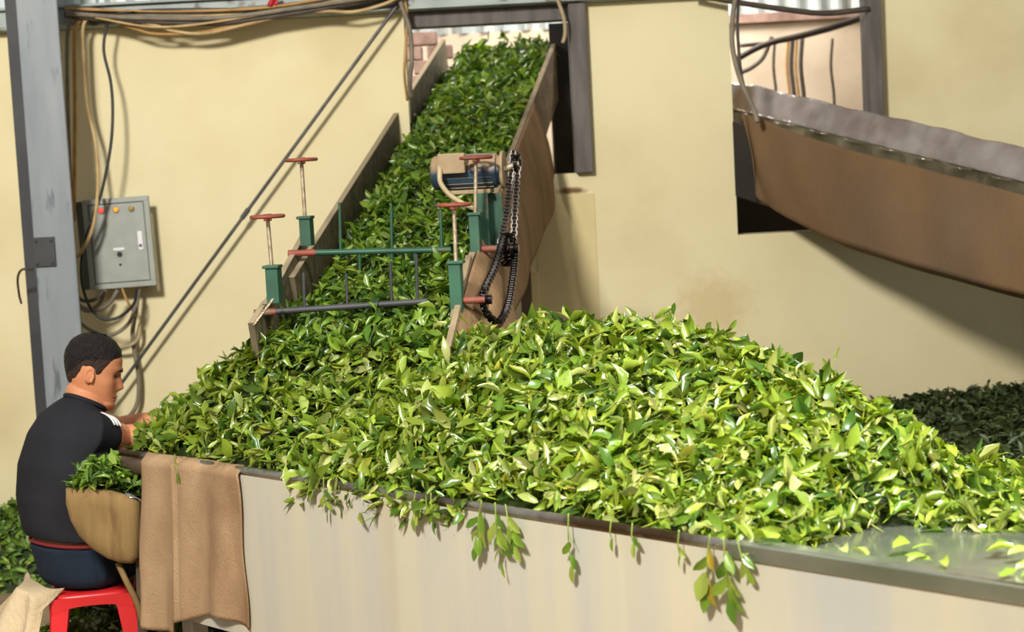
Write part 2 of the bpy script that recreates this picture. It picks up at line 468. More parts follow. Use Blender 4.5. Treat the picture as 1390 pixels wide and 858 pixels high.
# patched panel of plaster below the doorway, with its ridge
a, b = at(727, 300, WY), at(808, 300, WY)
struct(MB().box(((a.x + b.x) / 2, WY - .001, (z_sill1 - .09) / 2), (b.x - a.x, .008, z_sill1 - .09)).build('trim_patch', 'plaster_patch'))
a, b = at(721, 380, WY), at(731, 380, WY)
struct(MB().box(((a.x + b.x) / 2, WY - .008, .58), (b.x - a.x, .03, 1.16)).build('trim_batten', 'plaster_patch', bevel=.003))

# frames of the two openings
struct(MB().box((xr1 - .035, WY + .03, (z_sill1 + ZT) / 2), (.075, .16, ZT - z_sill1)).build('trim_doorway_post', 'post', bevel=.004))
a = at(670, 32, WY)
struct(MB().box(((xl1 + xr1) / 2, WY + .05, (a.z + ZT) / 2), (xr1 - xl1, .10, ZT - a.z)).build('trim_doorway_lintel', 'post', bevel=.004))
struct(MB().box((xr2 - .025, WY + .01, 2.2), (.055, .17, 1.2)).build('trim_window_post', 'post', bevel=.004))

# steel beam along the wall top and the corrugated cladding above
bm_ = MB()
bm_.box((-1.22, WY - .005, ZT + .045), (5.6, .10, .085)); bm_.box((-1.22, WY - .04, ZT + .012), (5.6, .09, .012)); bm_.box((-1.22, WY - .04, ZT + .095), (5.6, .09, .012))
struct(bm_.build('beam', 'beam', bevel=.003))
sh = MB()
nx = 150
xa0, xb0 = -4.2, 2.2
prof = []
for i in range(nx * 2):
    x = xa0 + (xb0 - xa0) * i / (nx * 2 - 1); ph = (x / .125) % 1.0
    prof.append((x, WY + .03 - (.025 if .30 < ph < .62 else 0.0)))
sh.grid(lambda u, v: (prof[int(round(u * (nx * 2 - 1)))][0], prof[int(round(u * (nx * 2 - 1)))][1], ZT + .08 + v * .7), nx * 2 - 1, 1)
struct(sh.build('wall_upper_cladding', 'sheet', solid=.002))

# the room beyond the openings
BY = 9.9
struct(MB().box((0, BY + .05, 1.2), (9, .1, 2.4)).build('wall_beyond', 'backwall'))
sb = MB()
sb.grid(lambda u, v: (-4 + 8 * u, BY + .0 + .02 * math.sin(u * 8 / .06 * 2 * PI / 2), 2.4 + v * .9), 400, 1)
struct(sb.build('wall_beyond_cladding', 'sheet', solid=.002))
struct(MB().box((2.4, BY - .02, 2.40), (3.2, .05, .05)).build('trim_beyond_rail', 'brick'))
struct(MB().box((.56, 8.35, 1.15), (.62, .06, 2.3)).build('shade_sheet_doorway', 'room_shade'))  # dark sheet added for the shade behind the doorway
struct(MB().box((1.35, 8.3, .82), (1.3, .06, 1.64)).build('shade_sheet_window', 'room_shade'))  # dark sheet added for the shade low in the window
rb = MB()
for j in range(7):
    for i in range(5):
        rb.box((-.93 + i * .14 + (.07 if j % 2 else 0) + random.uniform(-.01, .01), 8.75 + random.uniform(-.02, .02), 1.86 + j * .072), (.13, .09, .066))
rb.box((-.66, 8.76, 1.42), (.86, .1, .82))
struct(rb.build('wall_rubble_brick', 'brick', bevel=.006))

# column
CYF = 6.88
cl, cr = at(28, 0, CYF).x, at(83, 0, CYF).x
cl2, cr2 = at(48, 450, CYF).x, at(104, 450, CYF).x
cx0 = (cl + cl2) / 2; cx1 = (cr + cr2) / 2
col = MB()
col.box(((cx0 + cx1) / 2, CYF + .008, 1.6), (cx1 - cx0, .016, 3.2))
col.box(((cx0 + cx1) / 2, CYF + .09, 1.6), (.014, .15, 3.2))
co = struct(col.build('column', 'column', bevel=.004))
bf = MB().box(((cx0 + cx1) / 2 - .065, CYF + .17, 1.6), (cx1 - cx0 + .05, .014, 3.2)).build('column_back_flange', 'dark_steel', co)
pl = MB(); p_ = at(60, 342, CYF - .01)
pl.box((p_.x, CYF - .006, p_.z), (.088, .012, .118))
for sx in (-.03, .03):
    for sz in (-.045, .045): pl.cyl((p_.x + sx, CYF - .012, p_.z + sz), (p_.x + sx, CYF - .02, p_.z + sz), .006, 8)
pl.build('splice_plate', 'dark_steel', co, bevel=.002)
tag(MB().tube(spline([at(45, 366, 6.86), at(30, 366, 6.84), at(24, 378, 6.9), at(26, 400, 6.98), at(29, 412, 7.0)], 6), .005, 8).build('tie_wire', 'cable_dark', smooth=True),
    'short rusty wire looped round the grey column below its bolted plate', 'wire')

# ================================================================== CABLES AND CABINET
def cable(pts, r, m, label, cat='cable', group=None, name='cable', n=8):
    o = MB().tube(spline([at(*p) for p in pts], 8), r, n).build(name, m, smooth=True)
    return tag(o, label, cat, group)


# electrical cabinet
cabY = 7.27
tl, tr, br_, bl = at(113, 272, cabY), at(203, 265, cabY), at(212, 387, cabY), at(121, 394, cabY)
cc = (tl + tr + br_ + bl) / 4
exx = ((tr - tl) + (br_ - bl)).normalized(); ezz = ((tl - bl) + (tr - br_)); ezz = (ezz - exx * ezz.dot(exx)).normalized(); eyy = ezz.cross(exx)
RC = Matrix((exx, eyy, ezz)).transposed()
cw = (tr - tl).length; ch = (tl - bl).length
cab = thing('electrical_cabinet', (cc.x, WY, cc.z), 'grey steel electrical cabinet with three pilot lights hung on the yellow wall', 'electrical cabinet')
cq = lambda x, z, y=0.0: cc + RC @ Vector((x, y, z))
MB().box(cq(-.034, -.002, .065), (cw - .004, .12, ch - .006), RC).build('body', 'cab_side', cab, bevel=.004)
fr = MB()
for sx in (-1, 1): fr.box(cq(sx * (cw / 2 - .011), 0), (.022, .02, ch - .044), RC)
for sz in (-1, 1): fr.box(cq(0, sz * (ch / 2 - .011)), (cw, .02, .022), RC)
fr.build('front_frame', 'cab', cab, bevel=.002)
dr = MB().box(cq(0, 0, .002), (cw - .05, .016, ch - .05), RC).build('door', 'cab', cab, bevel=.003)


def pilot(px, py, m, lab):
    p = at(px, py, cabY)
    q = p - exx * 0
    b = MB().tube([q + eyy * y for y in (.0, -.012)], .0135, 16).build('pilot_light', 'chrome', cab, smooth=True, angle=40)
    b['label'] = lab
    MB().ball(q - eyy * .012, (.0105, .0105, .0105), 12, 8).build('lens', m, b, smooth=True)


pilot(138, 286, 'red_lamp', 'lit red pilot light'); pilot(158, 284.5, 'orange_lamp', 'lit orange pilot light'); pilot(179, 283, 'yellow_lamp', 'unlit amber pilot light')
p = at(191, 326, cabY); s = MB().box(p - eyy * .008, (.019, .003, .078), RC).build('paper_label', 'white', cab)
MB().box(at(191.5, 333, cabY) - eyy * .0105, (.012, .002, .012), RC).build('mark', 'purple', s)
MB().box(at(162, 338, cabY) - eyy * .008, (.046, .003, .011), RC).build('name_plate', 'white', cab)
MB().tube([at(163, 345, cabY) - eyy * y for y in (0, .012)], .011, 14).build('lock', 'black', cab, smooth=True, angle=40)
MB().tube([at(164, 359, cabY) - eyy * y for y in (0, .011)], .005, 12).build('keyhole', 'black', cab, smooth=True, angle=40)

cable([(350, 13, 7.28), (240, 13, 7.27), (175, 16, 7.27), (152, 24, 7.25), (144, 40, 7.23), (141, 70, 7.22), (150, 110, 7.2), (153, 150, 7.18), (150, 200, 7.16), (138, 260, 7.14), (124, 300, 7.13), (114, 330, 7.13), (110, 370, 7.13), (115, 400, 7.14), (127, 424, 7.14), (145, 434, 7.14), (166, 428, 7.15), (182, 412, 7.2), (186, 394, 7.24)], .0065, 'black',
      'long black cable drooping from the beam past the cabinet and looping below', 'cable', name='power_cable')
cable([(320, 22, 7.27), (220, 26, 7.26), (150, 22, 7.26), (118, 24, 7.26), (104, 34, 7.26), (101, 60, 7.26), (102, 150, 7.27), (101, 240, 7.27), (100, 300, 7.27)], .009, 'cable_ochre', 'thick ochre cable running straight down beside the grey column', 'cable', 'cables down beside the column')
cable([(330, 20, 7.25), (230, 24, 7.25), (140, 24, 7.25), (115, 30, 7.25), (113, 70, 7.25), (118, 140, 7.25), (129, 190, 7.24), (133, 240, 7.2), (131, 280, 7.12), (124, 315, 7.12), (108, 345, 7.12), (98, 352, 7.14)], .0075, 'cable_cream', 'cream cable slanting across the top corner of the cabinet', 'cable', 'cables down beside the column')
cable([(300, 22, 7.27), (150, 22, 7.27), (105, 22, 7.27), (95, 32, 7.27), (91, 60, 7.27), (92, 150, 7.27), (97, 300, 7.27), (103, 400, 7.27), (118, 420, 7.27), (135, 412, 7.25), (143, 394, 7.24)], .009, 'cable_grey', 'thick grey cable hugging the edge of the column', 'cable', 'cables down beside the column')
cable([(98, 395, 7.22), (112, 408, 7.2), (130, 406, 7.2), (141, 394, 7.22)], .008, 'cable_dark', 'dark hose making the smallest loop under the cabinet', 'hose', 'hoses looped under the cabinet', 'hose')
cable([(99, 408, 7.24), (118, 422, 7.22), (145, 415, 7.22), (160, 394, 7.22)], .009, 'cable_grey', 'pale grey hose making the second loop under the cabinet', 'hose', 'hoses looped under the cabinet', 'hose')
cable([(100, 430, 7.26), (122, 448, 7.25), (150, 455, 7.24), (174, 440, 7.24), (184, 415, 7.26)], .008, 'cable_grey', 'grey hose sagging widest and lowest below the black loop', 'hose', 'hoses looped under the cabinet', 'hose')
cable([(166, 392, 7.24), (171, 405, 7.22), (178, 418, 7.24), (184, 430, 7.28)], .005, 'cable_ochre', 'short ochre wire leaving the bottom of the cabinet', 'wire', None, 'wire')
cable([(188, 392, 7.3), (185, 420, 7.3), (180, 450, 7.32), (183, 480, 7.34), (188, 510, 7.34), (187, 545, 7.34), (175, 566, 7.34), (160, 574, 7.34), (145, 570, 7.34)], .010, 'cable_grey', 'grey hose hanging beside the seated person and curling back behind his chest', 'hose', None, 'hose')
cable([(190, 440, 7.33), (188, 458, 7.32), (178, 468, 7.3), (160, 472, 7.3), (140, 470, 7.3)], .008, 'hose', 'beige hose curving behind the head of the seated person', 'hose', None, 'hose')

# bundle along the wall top
bundle = [
    ([(88, 20, 7.30), (180, 26, 7.30), (300, 27, 7.30), (400, 15, 7.30), (540, -6, 7.3)], .014, 'cable_dark', 'dark'),
    ([(88, 14, 7.31), (170, 20, 7.31), (290, 20, 7.31), (390, 9, 7.31), (545, -12, 7.31)], .013, 'cable_grey', 'grey'),
    ([(92, 22, 7.24), (190, 29, 7.24), (300, 31, 7.24), (400, 18, 7.24), (470, 6, 7.24), (540, -10, 7.24)], .012, 'cable_dark', 'dark'),
    ([(90, 12, 7.27), (200, 15, 7.27), (300, 14, 7.27), (380, 8, 7.27), (500, -12, 7.27)], .006, 'cable_ochre', 'ochre'),
    ([(140, 24, 7.25), (180, 38, 7.25), (212, 46, 7.25), (270, 44, 7.25), (330, 32, 7.25), (400, 16, 7.25), (470, 2, 7.25)], .006, 'cable_ochre', 'ochre'),
    ([(120, 22, 7.24), (200, 32, 7.24), (240, 43, 7.24), (280, 45, 7.24), (330, 34, 7.24), (390, 20, 7.24), (440, 15, 7.24), (480, 16, 7.24), (520, 6, 7.24), (545, -6, 7.24)], .007, 'cable_cream', 'cream'),
    ([(90, 18, 7.22), (180, 24, 7.22), (300, 24, 7.22), (395, 12, 7.22), (480, 0, 7.22), (540, -10, 7.22)], .010, 'cable_grey', 'x'),
    ([(94, 13, 7.29), (180, 18, 7.29), (300, 24, 7.29), (380, 18, 7.29), (470, 12, 7.29), (545, 4, 7.29)], .008, 'cable_dark', 'x'),
    ([(130, 24, 7.22), (200, 36, 7.22), (260, 34, 7.22), (340, 22, 7.22), (420, 8, 7.22), (500, -8, 7.22)], .005, 'cable_cream', 'x'),
    ([(88, 10, 7.32), (190, 16, 7.32), (300, 14, 7.32), (420, 3, 7.32), (520, -10, 7.32)], .008, 'cable_grey', 'grey'),
]
for k, (pts, r, m, cn) in enumerate(bundle):
    cable(pts, r, m, ['lowest dark cable of the thick bundle along the wall top', 'thick grey cable in the middle of the wall top bundle', 'dark cable resting on the top edge of the yellow wall',
                      'thin ochre cable woven through the dark bundle on the beam', 'ochre cable sagging onto the yellow wall below the bundle', 'cream cable sagging lowest then rising toward the doorway',
                      'grey cable just above the sagging ochre one in the wall top bundle', 'dark cable of the bundle reaching past the slanting rod to the doorway', 'thinnest cream cable lying in front of the whole wall top bundle',
                      'pale grey cable lying highest against the corrugated sheet'][k], 'cable', 'cables bundled along the wall top')

cable([(540, -10, 7.28), (546, 10, 7.28), (556, 40, 7.28), (559, 80, 7.28), (556, 110, 7.3), (558, 132, 7.34)], .010, 'cable_grey', 'thick grey cable hanging down the left jamb of the doorway', 'cable', 'cables at the doorway jambs')
cable([(545, -10, 7.3), (552, 15, 7.3), (551, 60, 7.3), (549, 100, 7.3), (553, 136, 7.36)], .006, 'cable_ochre', 'thin ochre cable hanging beside the grey one on the doorway jamb', 'cable', 'cables at the doorway jambs')
cable([(752, -10, 7.28), (760, 8, 7.28), (766, 28, 7.28), (767, 46, 7.29), (764, 58, 7.3)], .008, 'hose', 'pale cable dropping from the beam onto the conveyor side board', 'cable')
cable([(1000, -10, 7.28), (995, 20, 7.27), (994, 60, 7.25), (1001, 95, 7.22), (1012, 125, 7.18), (1024, 150, 7.14), (1028, 166, 7.12)], .011, 'cable_grey', 'thick grey cable hanging across the left edge of the window to the chute', 'cable', 'cables over the window jamb')
cable([(1004, -10, 7.3), (1001, 30, 7.28), (1003, 70, 7.26), (1008, 110, 7.22), (1022, 145, 7.16), (1026, 164, 7.14)], .007, 'cable_dark', 'thin dark cable twisted beside the thick one at the window', 'cable', 'cables over the window jamb')
cable([(940, -8, 7.3), (970, -2, 7.3), (1000, 3, 7.3), (1060, 12, 7.32), (1120, 18, 7.32), (1180, 12, 7.32)], .012, 'cable_dark', 'dark cable running along the top of the window opening', 'cable')
# wiring seen through the window
cable([(1000, 80, 8.9), (1040, 60, 8.9), (1100, 45, 8.9), (1150, 30, 8.9), (1185, 18, 8.9)], .016, 'cable_dark', 'thick dark cable rising to the right behind the window', 'cable', 'wiring beyond the window')
cable([(1005, 62, 9.2), (1060, 56, 9.2), (1120, 42, 9.2), (1182, 22, 9.2)], .011, 'cable_dark', 'slim dark cable just above the thick one behind the window', 'cable', 'wiring beyond the window')
for px, m, dsc in ((1052, 'cable_dark', 'single black cable hanging apart behind the window'), (1070, 'cable_ochre', 'first ochre cable of the bunch hanging behind the window'), (1076, 'cable_dark', 'brown cable between two ochre ones behind the window'),
                   (1082, 'cable_ochre', 'second ochre cable of the bunch hanging behind the window'), (1089, 'cable_dark', 'last brown cable of the bunch hanging behind the window'), (1130, 'cable_dark', 'lone dark cable hanging nearest the window post')):
    cable([(px, 52, 9.4), (px - 2, 90, 9.4), (px + 2, 130, 9.4), (px + 3, 170, 9.4)], .012 if px in (1076, 1089) else .008, m, dsc, 'cable', 'cables hanging beyond the window')
cable([(1002, 100, 9.5), (1020, 92, 9.5), (1036, 78, 9.5), (1048, 50, 9.5)], .012, 'cable_dark', 'short dark cable curving up behind the window corner', 'cable')

# red rag tucked on the beam
MBr = MB(); MBr.grid(lambda u, v: at(365 + u * 12 + 2 * math.sin(v * 5), -8 + v * 16, 7.26 - .01 * math.sin(u * 6)), 6, 6)
tag(MBr.build('rag', 'redcloth', smooth=True, solid=.003), 'small red rag hanging over the cables on the beam', 'rag')

# slanting tie rod
tr_ = MB(); a, b = at(120, 582, 7.30), at(568, -32, 7.30)
tr_.cyl(a, b, .0075, 12)
k_ = a.lerp(b, .47); tr_.cyl(k_, k_ + (b - a).normalized() * .05, .011, 12)
tag(tr_.build('tie_rod', 'rod', smooth=True, angle=40), 'long thin grey steel rod slanting across the yellow wall', 'rod')

# ================================================================== LEAF TROUGH
O = Vector((-1.28, 5.45, 0)); U = Vector((.6914, -.7226, 0)).normalized(); N_ = Vector((.7226, .6914, 0)).normalized()
Z = Vector((0, 0, 1))
T = lambda s, d, z: O + U * s + N_ * d + Z * z
TW = .98; TL = 3.75
trough = thing('withering_trough', T(1.8, .49, 0), 'long pale trough on legs carrying the big heap of tea leaves', 'trough')
RZ = .765


def tbox(mb, s0, s1, d0, d1, z0, z1):
    return mb.hexa([T(s0, d0, z0), T(s1, d0, z0), T(s1, d1, z0), T(s0, d1, z0), T(s0, d0, z1), T(s1, d0, z1), T(s1, d1, z1), T(s0, d1, z1)])


fp = tbox(MB(), .16, TL, -.006, .018, .265, RZ - .004)
fp.build('front_panel', 'panel', trough)
tbox(MB(), .0, TL, TW - .018, TW, .265, RZ).build('back_panel', 'panel', trough)
e_ = MB(); tbox(e_, .16, .178, .02, TW - .02, .325, RZ - .05); e_.build('end_panel', 'frame_metal', trough)
tbox(MB(), TL - .018, TL, .02, TW - .02, .325, RZ - .05).build('end_panel', 'panel', trough)
# bed: skewed left end
be = MB()
be.hexa([T(-.02, .0, RZ - .045), T(TL, 0, RZ - .045), T(TL, TW, RZ - .045), T(-.30, TW, RZ - .045), T(-.02, 0, RZ - .03), T(TL, 0, RZ - .03), T(TL, TW, RZ - .03), T(-.30, TW, RZ - .03)])
be.build('tray_bed', 'tray', trough)
rm = MB(); rm.tube([T(x, .004, RZ) for x in np.linspace(.0, TL, 30)], .015, 12)
rmo = rm.build('rim_pipe', 'rim', trough, smooth=True, angle=50)
lipm = MB(); tbox(lipm, -.02, .42, -.012, .01, RZ - .06, RZ - .012); lipm.tube([T(-.02, -.002, RZ - .035), T(.16, -.006, RZ - .036), T(.40, -.008, RZ - .038)], [.026, .027, .02], 12)
lipm.build('rolled_end_lip', 'frame_metal', trough, smooth=True, angle=50)
top_edge = MB(); tbox(top_edge, 2.5, TL, -.014, .05, RZ - .022, RZ + .013)
top_edge.build('edge_strip', 'tray', trough, bevel=.003)
for s_, d_ in ((.22, .09), (.22, TW - .09), (1.4, .09), (1.4, TW - .09), (2.6, .09), (2.6, TW - .09), (TL - .06, .09), (TL - .06, TW - .09)):
    tbox(MB(), s_ - .03, s_ + .03, d_ - .03, d_ + .03, 0, RZ - .045).build('leg', 'panel', trough, bevel=.003)
cp = MB(); tbox(cp, .02, .05, .03, .06, RZ - .2, RZ - .045); tbox(cp, .02, .19, .03, .06, RZ - .2, RZ - .17); tbox(cp, .145, .17, -.004, .05, .10, RZ - .05)
cp.build('corner_bracket', 'frame_metal', trough, bevel=.003)

# burlap over the left end of the front panel
def burl(u, v):
    s_ = .175 + u * .50; z_ = RZ + .004 - v * (.515 + .03 * math.sin(u * 5 + 1) - .03 * (u > .3))
    bulge = -.02 - .012 * math.sin(u * 17 + v * 1.5) * (.3 + v) - .02 * v * (1 - u) - (.012 if u < .36 else 0)
    return T(s_ + .006 * math.sin(v * 9) * (u > .9 or u < .05) - .02 * v * (u < .3), bulge - (.004 if v > .02 else -.022), z_ + .0 if v > .02 else z_ + .012)


tag(MB().grid(burl, 60, 40).build('burlap_sheet', 'burlap', smooth=True, solid=.004), 'brown burlap sheet hung over the near end of the trough panel', 'cloth')

# ================================================================== MAIN HEAP
sA = np.array([-.5, -.30, -.18, -.05, .1, .5, .8, 1.0, 1.25, 1.5, 1.75, 2.0, 2.2, 2.35, 2.48, 2.58, 2.9, 3.4])
aA = np.array([0, .02, .12, .23, .31, .355, .34, .32, .365, .395, .355, .29, .225, .165, .10, .0, 0.0, 0.0])


def heap_sd(s, d):
    se = s + (-.35 * np.clip(d - .4, 0, .3) + .95 * np.maximum(0, d - .7)) * smooth01(1.5, 2.3, s)
    A = np.interp(se, sA, aA)
    f = np.clip(d / .75, 0, 1); bk = np.clip((d - .73) / .25, 0, 1)
    prof = (1 - (1 - f) ** 1.5) * (1 - .62 * bk ** 1.5)
    h = RZ - .025 + A * prof + .03 * smooth01(0.02, .12, A) * smooth01(-.02, .06, d)
    tt = np.clip(((s - .42) * .53 + (d - .28) * .38) / (.53 ** 2 + .38 ** 2), 0, 1)
    dd = np.sqrt((s - .42 - .53 * tt) ** 2 + (d - .28 - .38 * tt) ** 2)
    h = np.maximum(h, np.minimum(1.085 - .85 * np.maximum(0, dd - .06), RZ + .01 + 1.2 * d))
    h = h + .022 * lump(s * 1.0, d * 1.2, 1.0) * smooth01(.05, .25, A * prof)
    h = np.maximum(h, RZ - .03 + .05 * smooth01(.56, .80, d + .05 * np.sin(s * 9)) * smooth01(3.5, 2.9, s))
    return np.where(d < 0, RZ - .02, h)


Onp = np.array(O[:2]); Unp = np.array(U[:2]); Nnp = np.array(N_[:2])


def heap_xy(x, y):
    rx, ry = x - Onp[0], y - Onp[1]
    return heap_sd(rx * Unp[0] + ry * Unp[1], rx * Nnp[0] + ry * Nnp[1])


def in_heap(s, d):
    se = s + (-.35 * np.clip(d - .4, 0, .3) + .95 * np.maximum(0, d - .7)) * smooth01(1.5, 2.3, s)
    return ((np.interp(se, sA, aA) > .012) | ((d > .53 + .05 * np.sin(s * 9)) & (s > 2))) & (s > .05 - .34 * d)


def pick_heap(n):
    S, D = [], []
    while sum(map(len, S)) < n:
        s = RNG.uniform(-.45, 3.45, n * 2); d = (TW + .02) * RNG.beta(1.0, 1.1, n * 2) - .022
        k = in_heap(s, d) & (d > .012 - .03 * smooth01(.85, .95, s) * smooth01(1.68, 1.62, s) + .035 * smooth01(1.65, 1.75, s) * smooth01(2.45, 2.35, s)); S.append(s[k]); D.append(d[k])
    s = np.concatenate(S)[:n]; d = np.concatenate(D)[:n]
    return Onp[0] + Unp[0] * s + Nnp[0] * d, Onp[1] + Unp[1] * s + Nnp[1] * d


NH = field_normal(heap_xy, .03)
V1, T1 = leaf_cloud(23000, field_sampler(heap_xy, pick_heap), NH, 'fresh', (.032, .076), (.22, .50), .05, .75, .024)
un = MB()


def under_fn(u, v):
    d = v * (TW - .03) + .01; s0 = .06 - .34 * d; s = s0 + u * (3.45 - s0)
    h = float(heap_sd(np.array(s), np.array(d))) - .03
    return T(s, d, max(h, RZ - .045))


un.grid(under_fn, 90, 40)
heap = heap_object('tea_leaf_heap', un, V1, T1, 'leaf', 'big heap of fresh bright green tea leaves piled along the trough', 'tea leaves')

# ---- single leaves on the near face of the heap, each lying loose on it
def leaf_mesh(name, L, wf, curl, fold, tint):
    V = leaf_verts(np.zeros((1, 3)), np.array([[0, 1., 0]]), np.array([[0, 0, 1.]]), np.array([L]), np.array([wf]), np.array([curl]), np.array([fold]), np.array([(L * 9000) % 1.6 - .8]), np.array([(L * 7000) % .3 - .15]))[0]
    me = np_mesh(name, V, LF.copy(), np.tile(np.array(tint), (21, 1))); me.materials.append(MT['leaf']); return me


LV = [leaf_mesh('tea_leaf', .052 + .006 * (k % 4), .30 + .05 * (k % 3), .3 + .25 * (k % 4), .3 + .25 * (k % 3),
                [(.30, .44, .045), (.42, .50, .12), (.21, .35, .03), (.54, .58, .19), (.15, .28, .025), (.38, .49, .06), (.42, .50, .07), (.26, .40, .05), (.40, .49, .10), (.17, .30, .028)][k]) for k in range(10)]


def frame_from(d, n):
    d = Vector(d).normalized(); n = Vector(n); n = (n - d * n.dot(d)).normalized(); s = d.cross(n)
    return Matrix((s, d, n)).transposed()


def place_leaf(pos, d, n, k, label, group=None, scale=1.0, cat='leaf'):
    o = bpy.data.objects.new('tea_leaf', LV[k % len(LV)]); C.objects.link(o)
    M4 = (frame_from(d, n) * scale).to_4x4(); M4.translation = Vector(pos)
    o.matrix_world = M4
    return tag(o, label, cat, group)


rr = random.Random(5)
for k in range(240):
    s = rr.uniform(.7, 2.62); d = .02 + .5 * rr.random() ** 1.2
    if not bool(in_heap(np.array(s), np.array(d))): continue
    z = float(heap_sd(np.array(s), np.array(d))); p = T(s, d, z + .010)
    n = Vector(NH(np.array([[p.x, p.y]]))[0]); n = (n + Vector((rr.gauss(0, .5), rr.gauss(-.15, .5), rr.gauss(0, .2)))).normalized()
    a = rr.uniform(0, 2 * PI); d_ = Vector((math.cos(a), math.sin(a), 0)); d_ = d_ - n * d_.dot(n) + n * .05
    place_leaf(p, d_, n, k, 'loose tea leaf lying on the near face of the big heap', 'loose leaves on the near face of the heap', rr.uniform(.85, 1.15))

# ---- leaves scattered on the bare metal
tray_pts = [(1150, 748, 'small pale leaf on the metal tray nearest the heap foot'), (1178, 752, 'flat yellowish leaf lying along the tray edge strip'), (1212, 741, 'bright folded leaf standing alone on the bare tray'),
            (1238, 742, 'lime leaf touching the lone folded leaf on the tray'), (1232, 760, 'pale leaf tip resting on the edge strip'), (1262, 756, 'bright leaf at the start of the row along the tray edge'),
            (1285, 766, 'long narrow yellow green leaf along the tray edge'), (1352, 741, 'dark green leaf lying farthest out on the bare tray'), (1368, 750, 'light leaf just below the dark green leaf on the bare tray'),
            (1380, 742, 'upper leaf of the small cluster on the bare tray'), (1356, 780, 'leaf lying on the rim below the small tray cluster'), (1378, 770, 'big bright leaf at the near corner of the tray cluster'), (1386, 780, 'lowest leaf of the tray cluster on the rim')]


def atz(px, py, z):
    d = rt * ((px - 695.0) / F_PX) + up * ((429.0 - py) / F_PX) + fw
    return EYEP + d * ((z - EYE) / d.z)


for k, (px, py, lab) in enumerate(tray_pts):
    p = atz(px, py + 3, RZ - .01 if py < 765 else RZ + .02); a = rr.uniform(0, PI)
    n = Vector((rr.gauss(0, .35), rr.gauss(-.2, .3), 1)).normalized(); d_ = Vector((math.cos(a), math.sin(a) * .5, .1))
    place_leaf(p, d_, n, [3, 8, 5, 0, 3, 0, 6, 4, 8, 5, 0, 5, 7][k], lab, 'leaves scattered on the bare tray', 1.1)

# ---- sprigs hanging over the rim and standing on the ridge
def sprig(base, dirv, length, leaves, label, group, seed, yellow=False, lsize=.05, out=None):
    q = random.Random(seed); base = Vector(base); dirv = Vector(dirv).normalized(); out = out or Vector((-.72, -.69, 0))
    t = thing('tea_sprig', base, label, 'sprig', group)
    pts = spline([base - dirv * .015, base + dirv * length * .35 + out * .006, base + dirv * length * .7 + out * .004, base + dirv * length], 5)
    MB().tube(pts, [.0018 - .0008 * i / len(pts) for i in range(len(pts))], 6).build('stem', 'stem', t, smooth=True)
    for k in range(leaves):
        f = (k + 1) / leaves if leaves > 1 else 1; pos = base + dirv * length * f * .95
        sd = dirv.cross(out).normalized()
        ang = (0 if k == leaves - 1 else (1 if k % 2 else -1) * q.uniform(.3, .8))
        d = dirv * math.cos(ang) + sd * math.sin(ang) + out * q.uniform(-.05, .3)
        n = out + sd * q.gauss(0, .5) + dirv * q.gauss(0, .2)
        L = lsize * q.uniform(.8, 1.15)
        tint = [(.30, .44, .045), (.21, .35, .03), (.13, .26, .025), (.38, .47, .08)][(k + seed) % 4]
        if yellow and k % 2 == 0: tint = (.48, .36, .03)
        me = leaf_mesh('leaf', L, q.uniform(.34, .46), q.uniform(0, .5), q.uniform(.2, .5), tint)
        o = bpy.data.objects.new('leaf', me); C.objects.link(o)
        M4 = frame_from(d, n).to_4x4(); M4.translation = pos
        o.parent = t; o.matrix_parent_inverse = Matrix.Translation(-base); o.matrix_basis = M4
    return t


def rim_at(px, dz=0.0):
    """the rim pipe's outer side at that column of the photograph"""
    lo, hi = 0.0, TL
    for _ in range(40):
        m = (lo + hi) / 2; p = T(m, -.02, RZ)
        x = (p - EYEP).dot(rt) / (p - EYEP).dot(fw) * F_PX + 695
        if x < px: lo = m
        else: hi = m
    return T(lo, -.024, RZ + dz)


dn = Vector((0, 0, -1)); G = 'sprigs hanging over the trough rim'
for (px, ln, nl, lab, seed, yel, ls, tilt) in [
    (424, .045, 3, 'small sprig over the rim, first past the burlap sheet', 1, False, .042, -.15),
    (442, .075, 4, 'second sprig past the burlap, ending in two narrow leaves', 2, False, .045, .1),
    (566, .05, 2, 'pair of dark curved leaves hanging over the rim', 3, False, .055, -.1),
    (588, .05, 3, 'broader sprig hanging beside the dark curved pair', 4, False, .055, .15),
    (655, .10, 6, 'leafy sprig on the back side of the thick hanging tuft', 5, False, .06, -.2),
    (675, .12, 7, 'thick bright tuft spilling over the middle of the rim', 6, False, .06, .12),
    (690, .09, 5, 'sprig on the shiny pipe side of the thick tuft', 7, False, .055, .3),
    (774, .115, 4, 'long lone sprig dangling well below the shiny pipe', 8, False, .045, .03),
    (832, .03, 1, 'first tiny bud hanging under the shiny pipe', 9, False, .03, 0),
    (861, .035, 2, 'second tiny bud hanging under the shiny pipe', 10, False, .03, .05),
    (924, .045, 2, 'little two leaf sprig before the yellowing clump', 11, False, .032, 0),
    (965, .11, 6, 'yellowing clump of leaves hanging lowest over the rim', 12, True, .062, -.1),
    (985, .12, 6, 'dark green clump hanging beside the yellowing leaves', 13, False, .062, .1),
    (1006, .05, 3, 'short sprig after the hanging clumps by the edge strip', 14, False, .05, .4),
    (240, .05, 4, 'leafy sprig drooping over the top of the burlap sheet', 15, False, .045, .1),
]:
    b = rim_at(px, .012)
    sprig(b, dn + U * tilt, ln, nl, lab, G, seed, yel, ls)

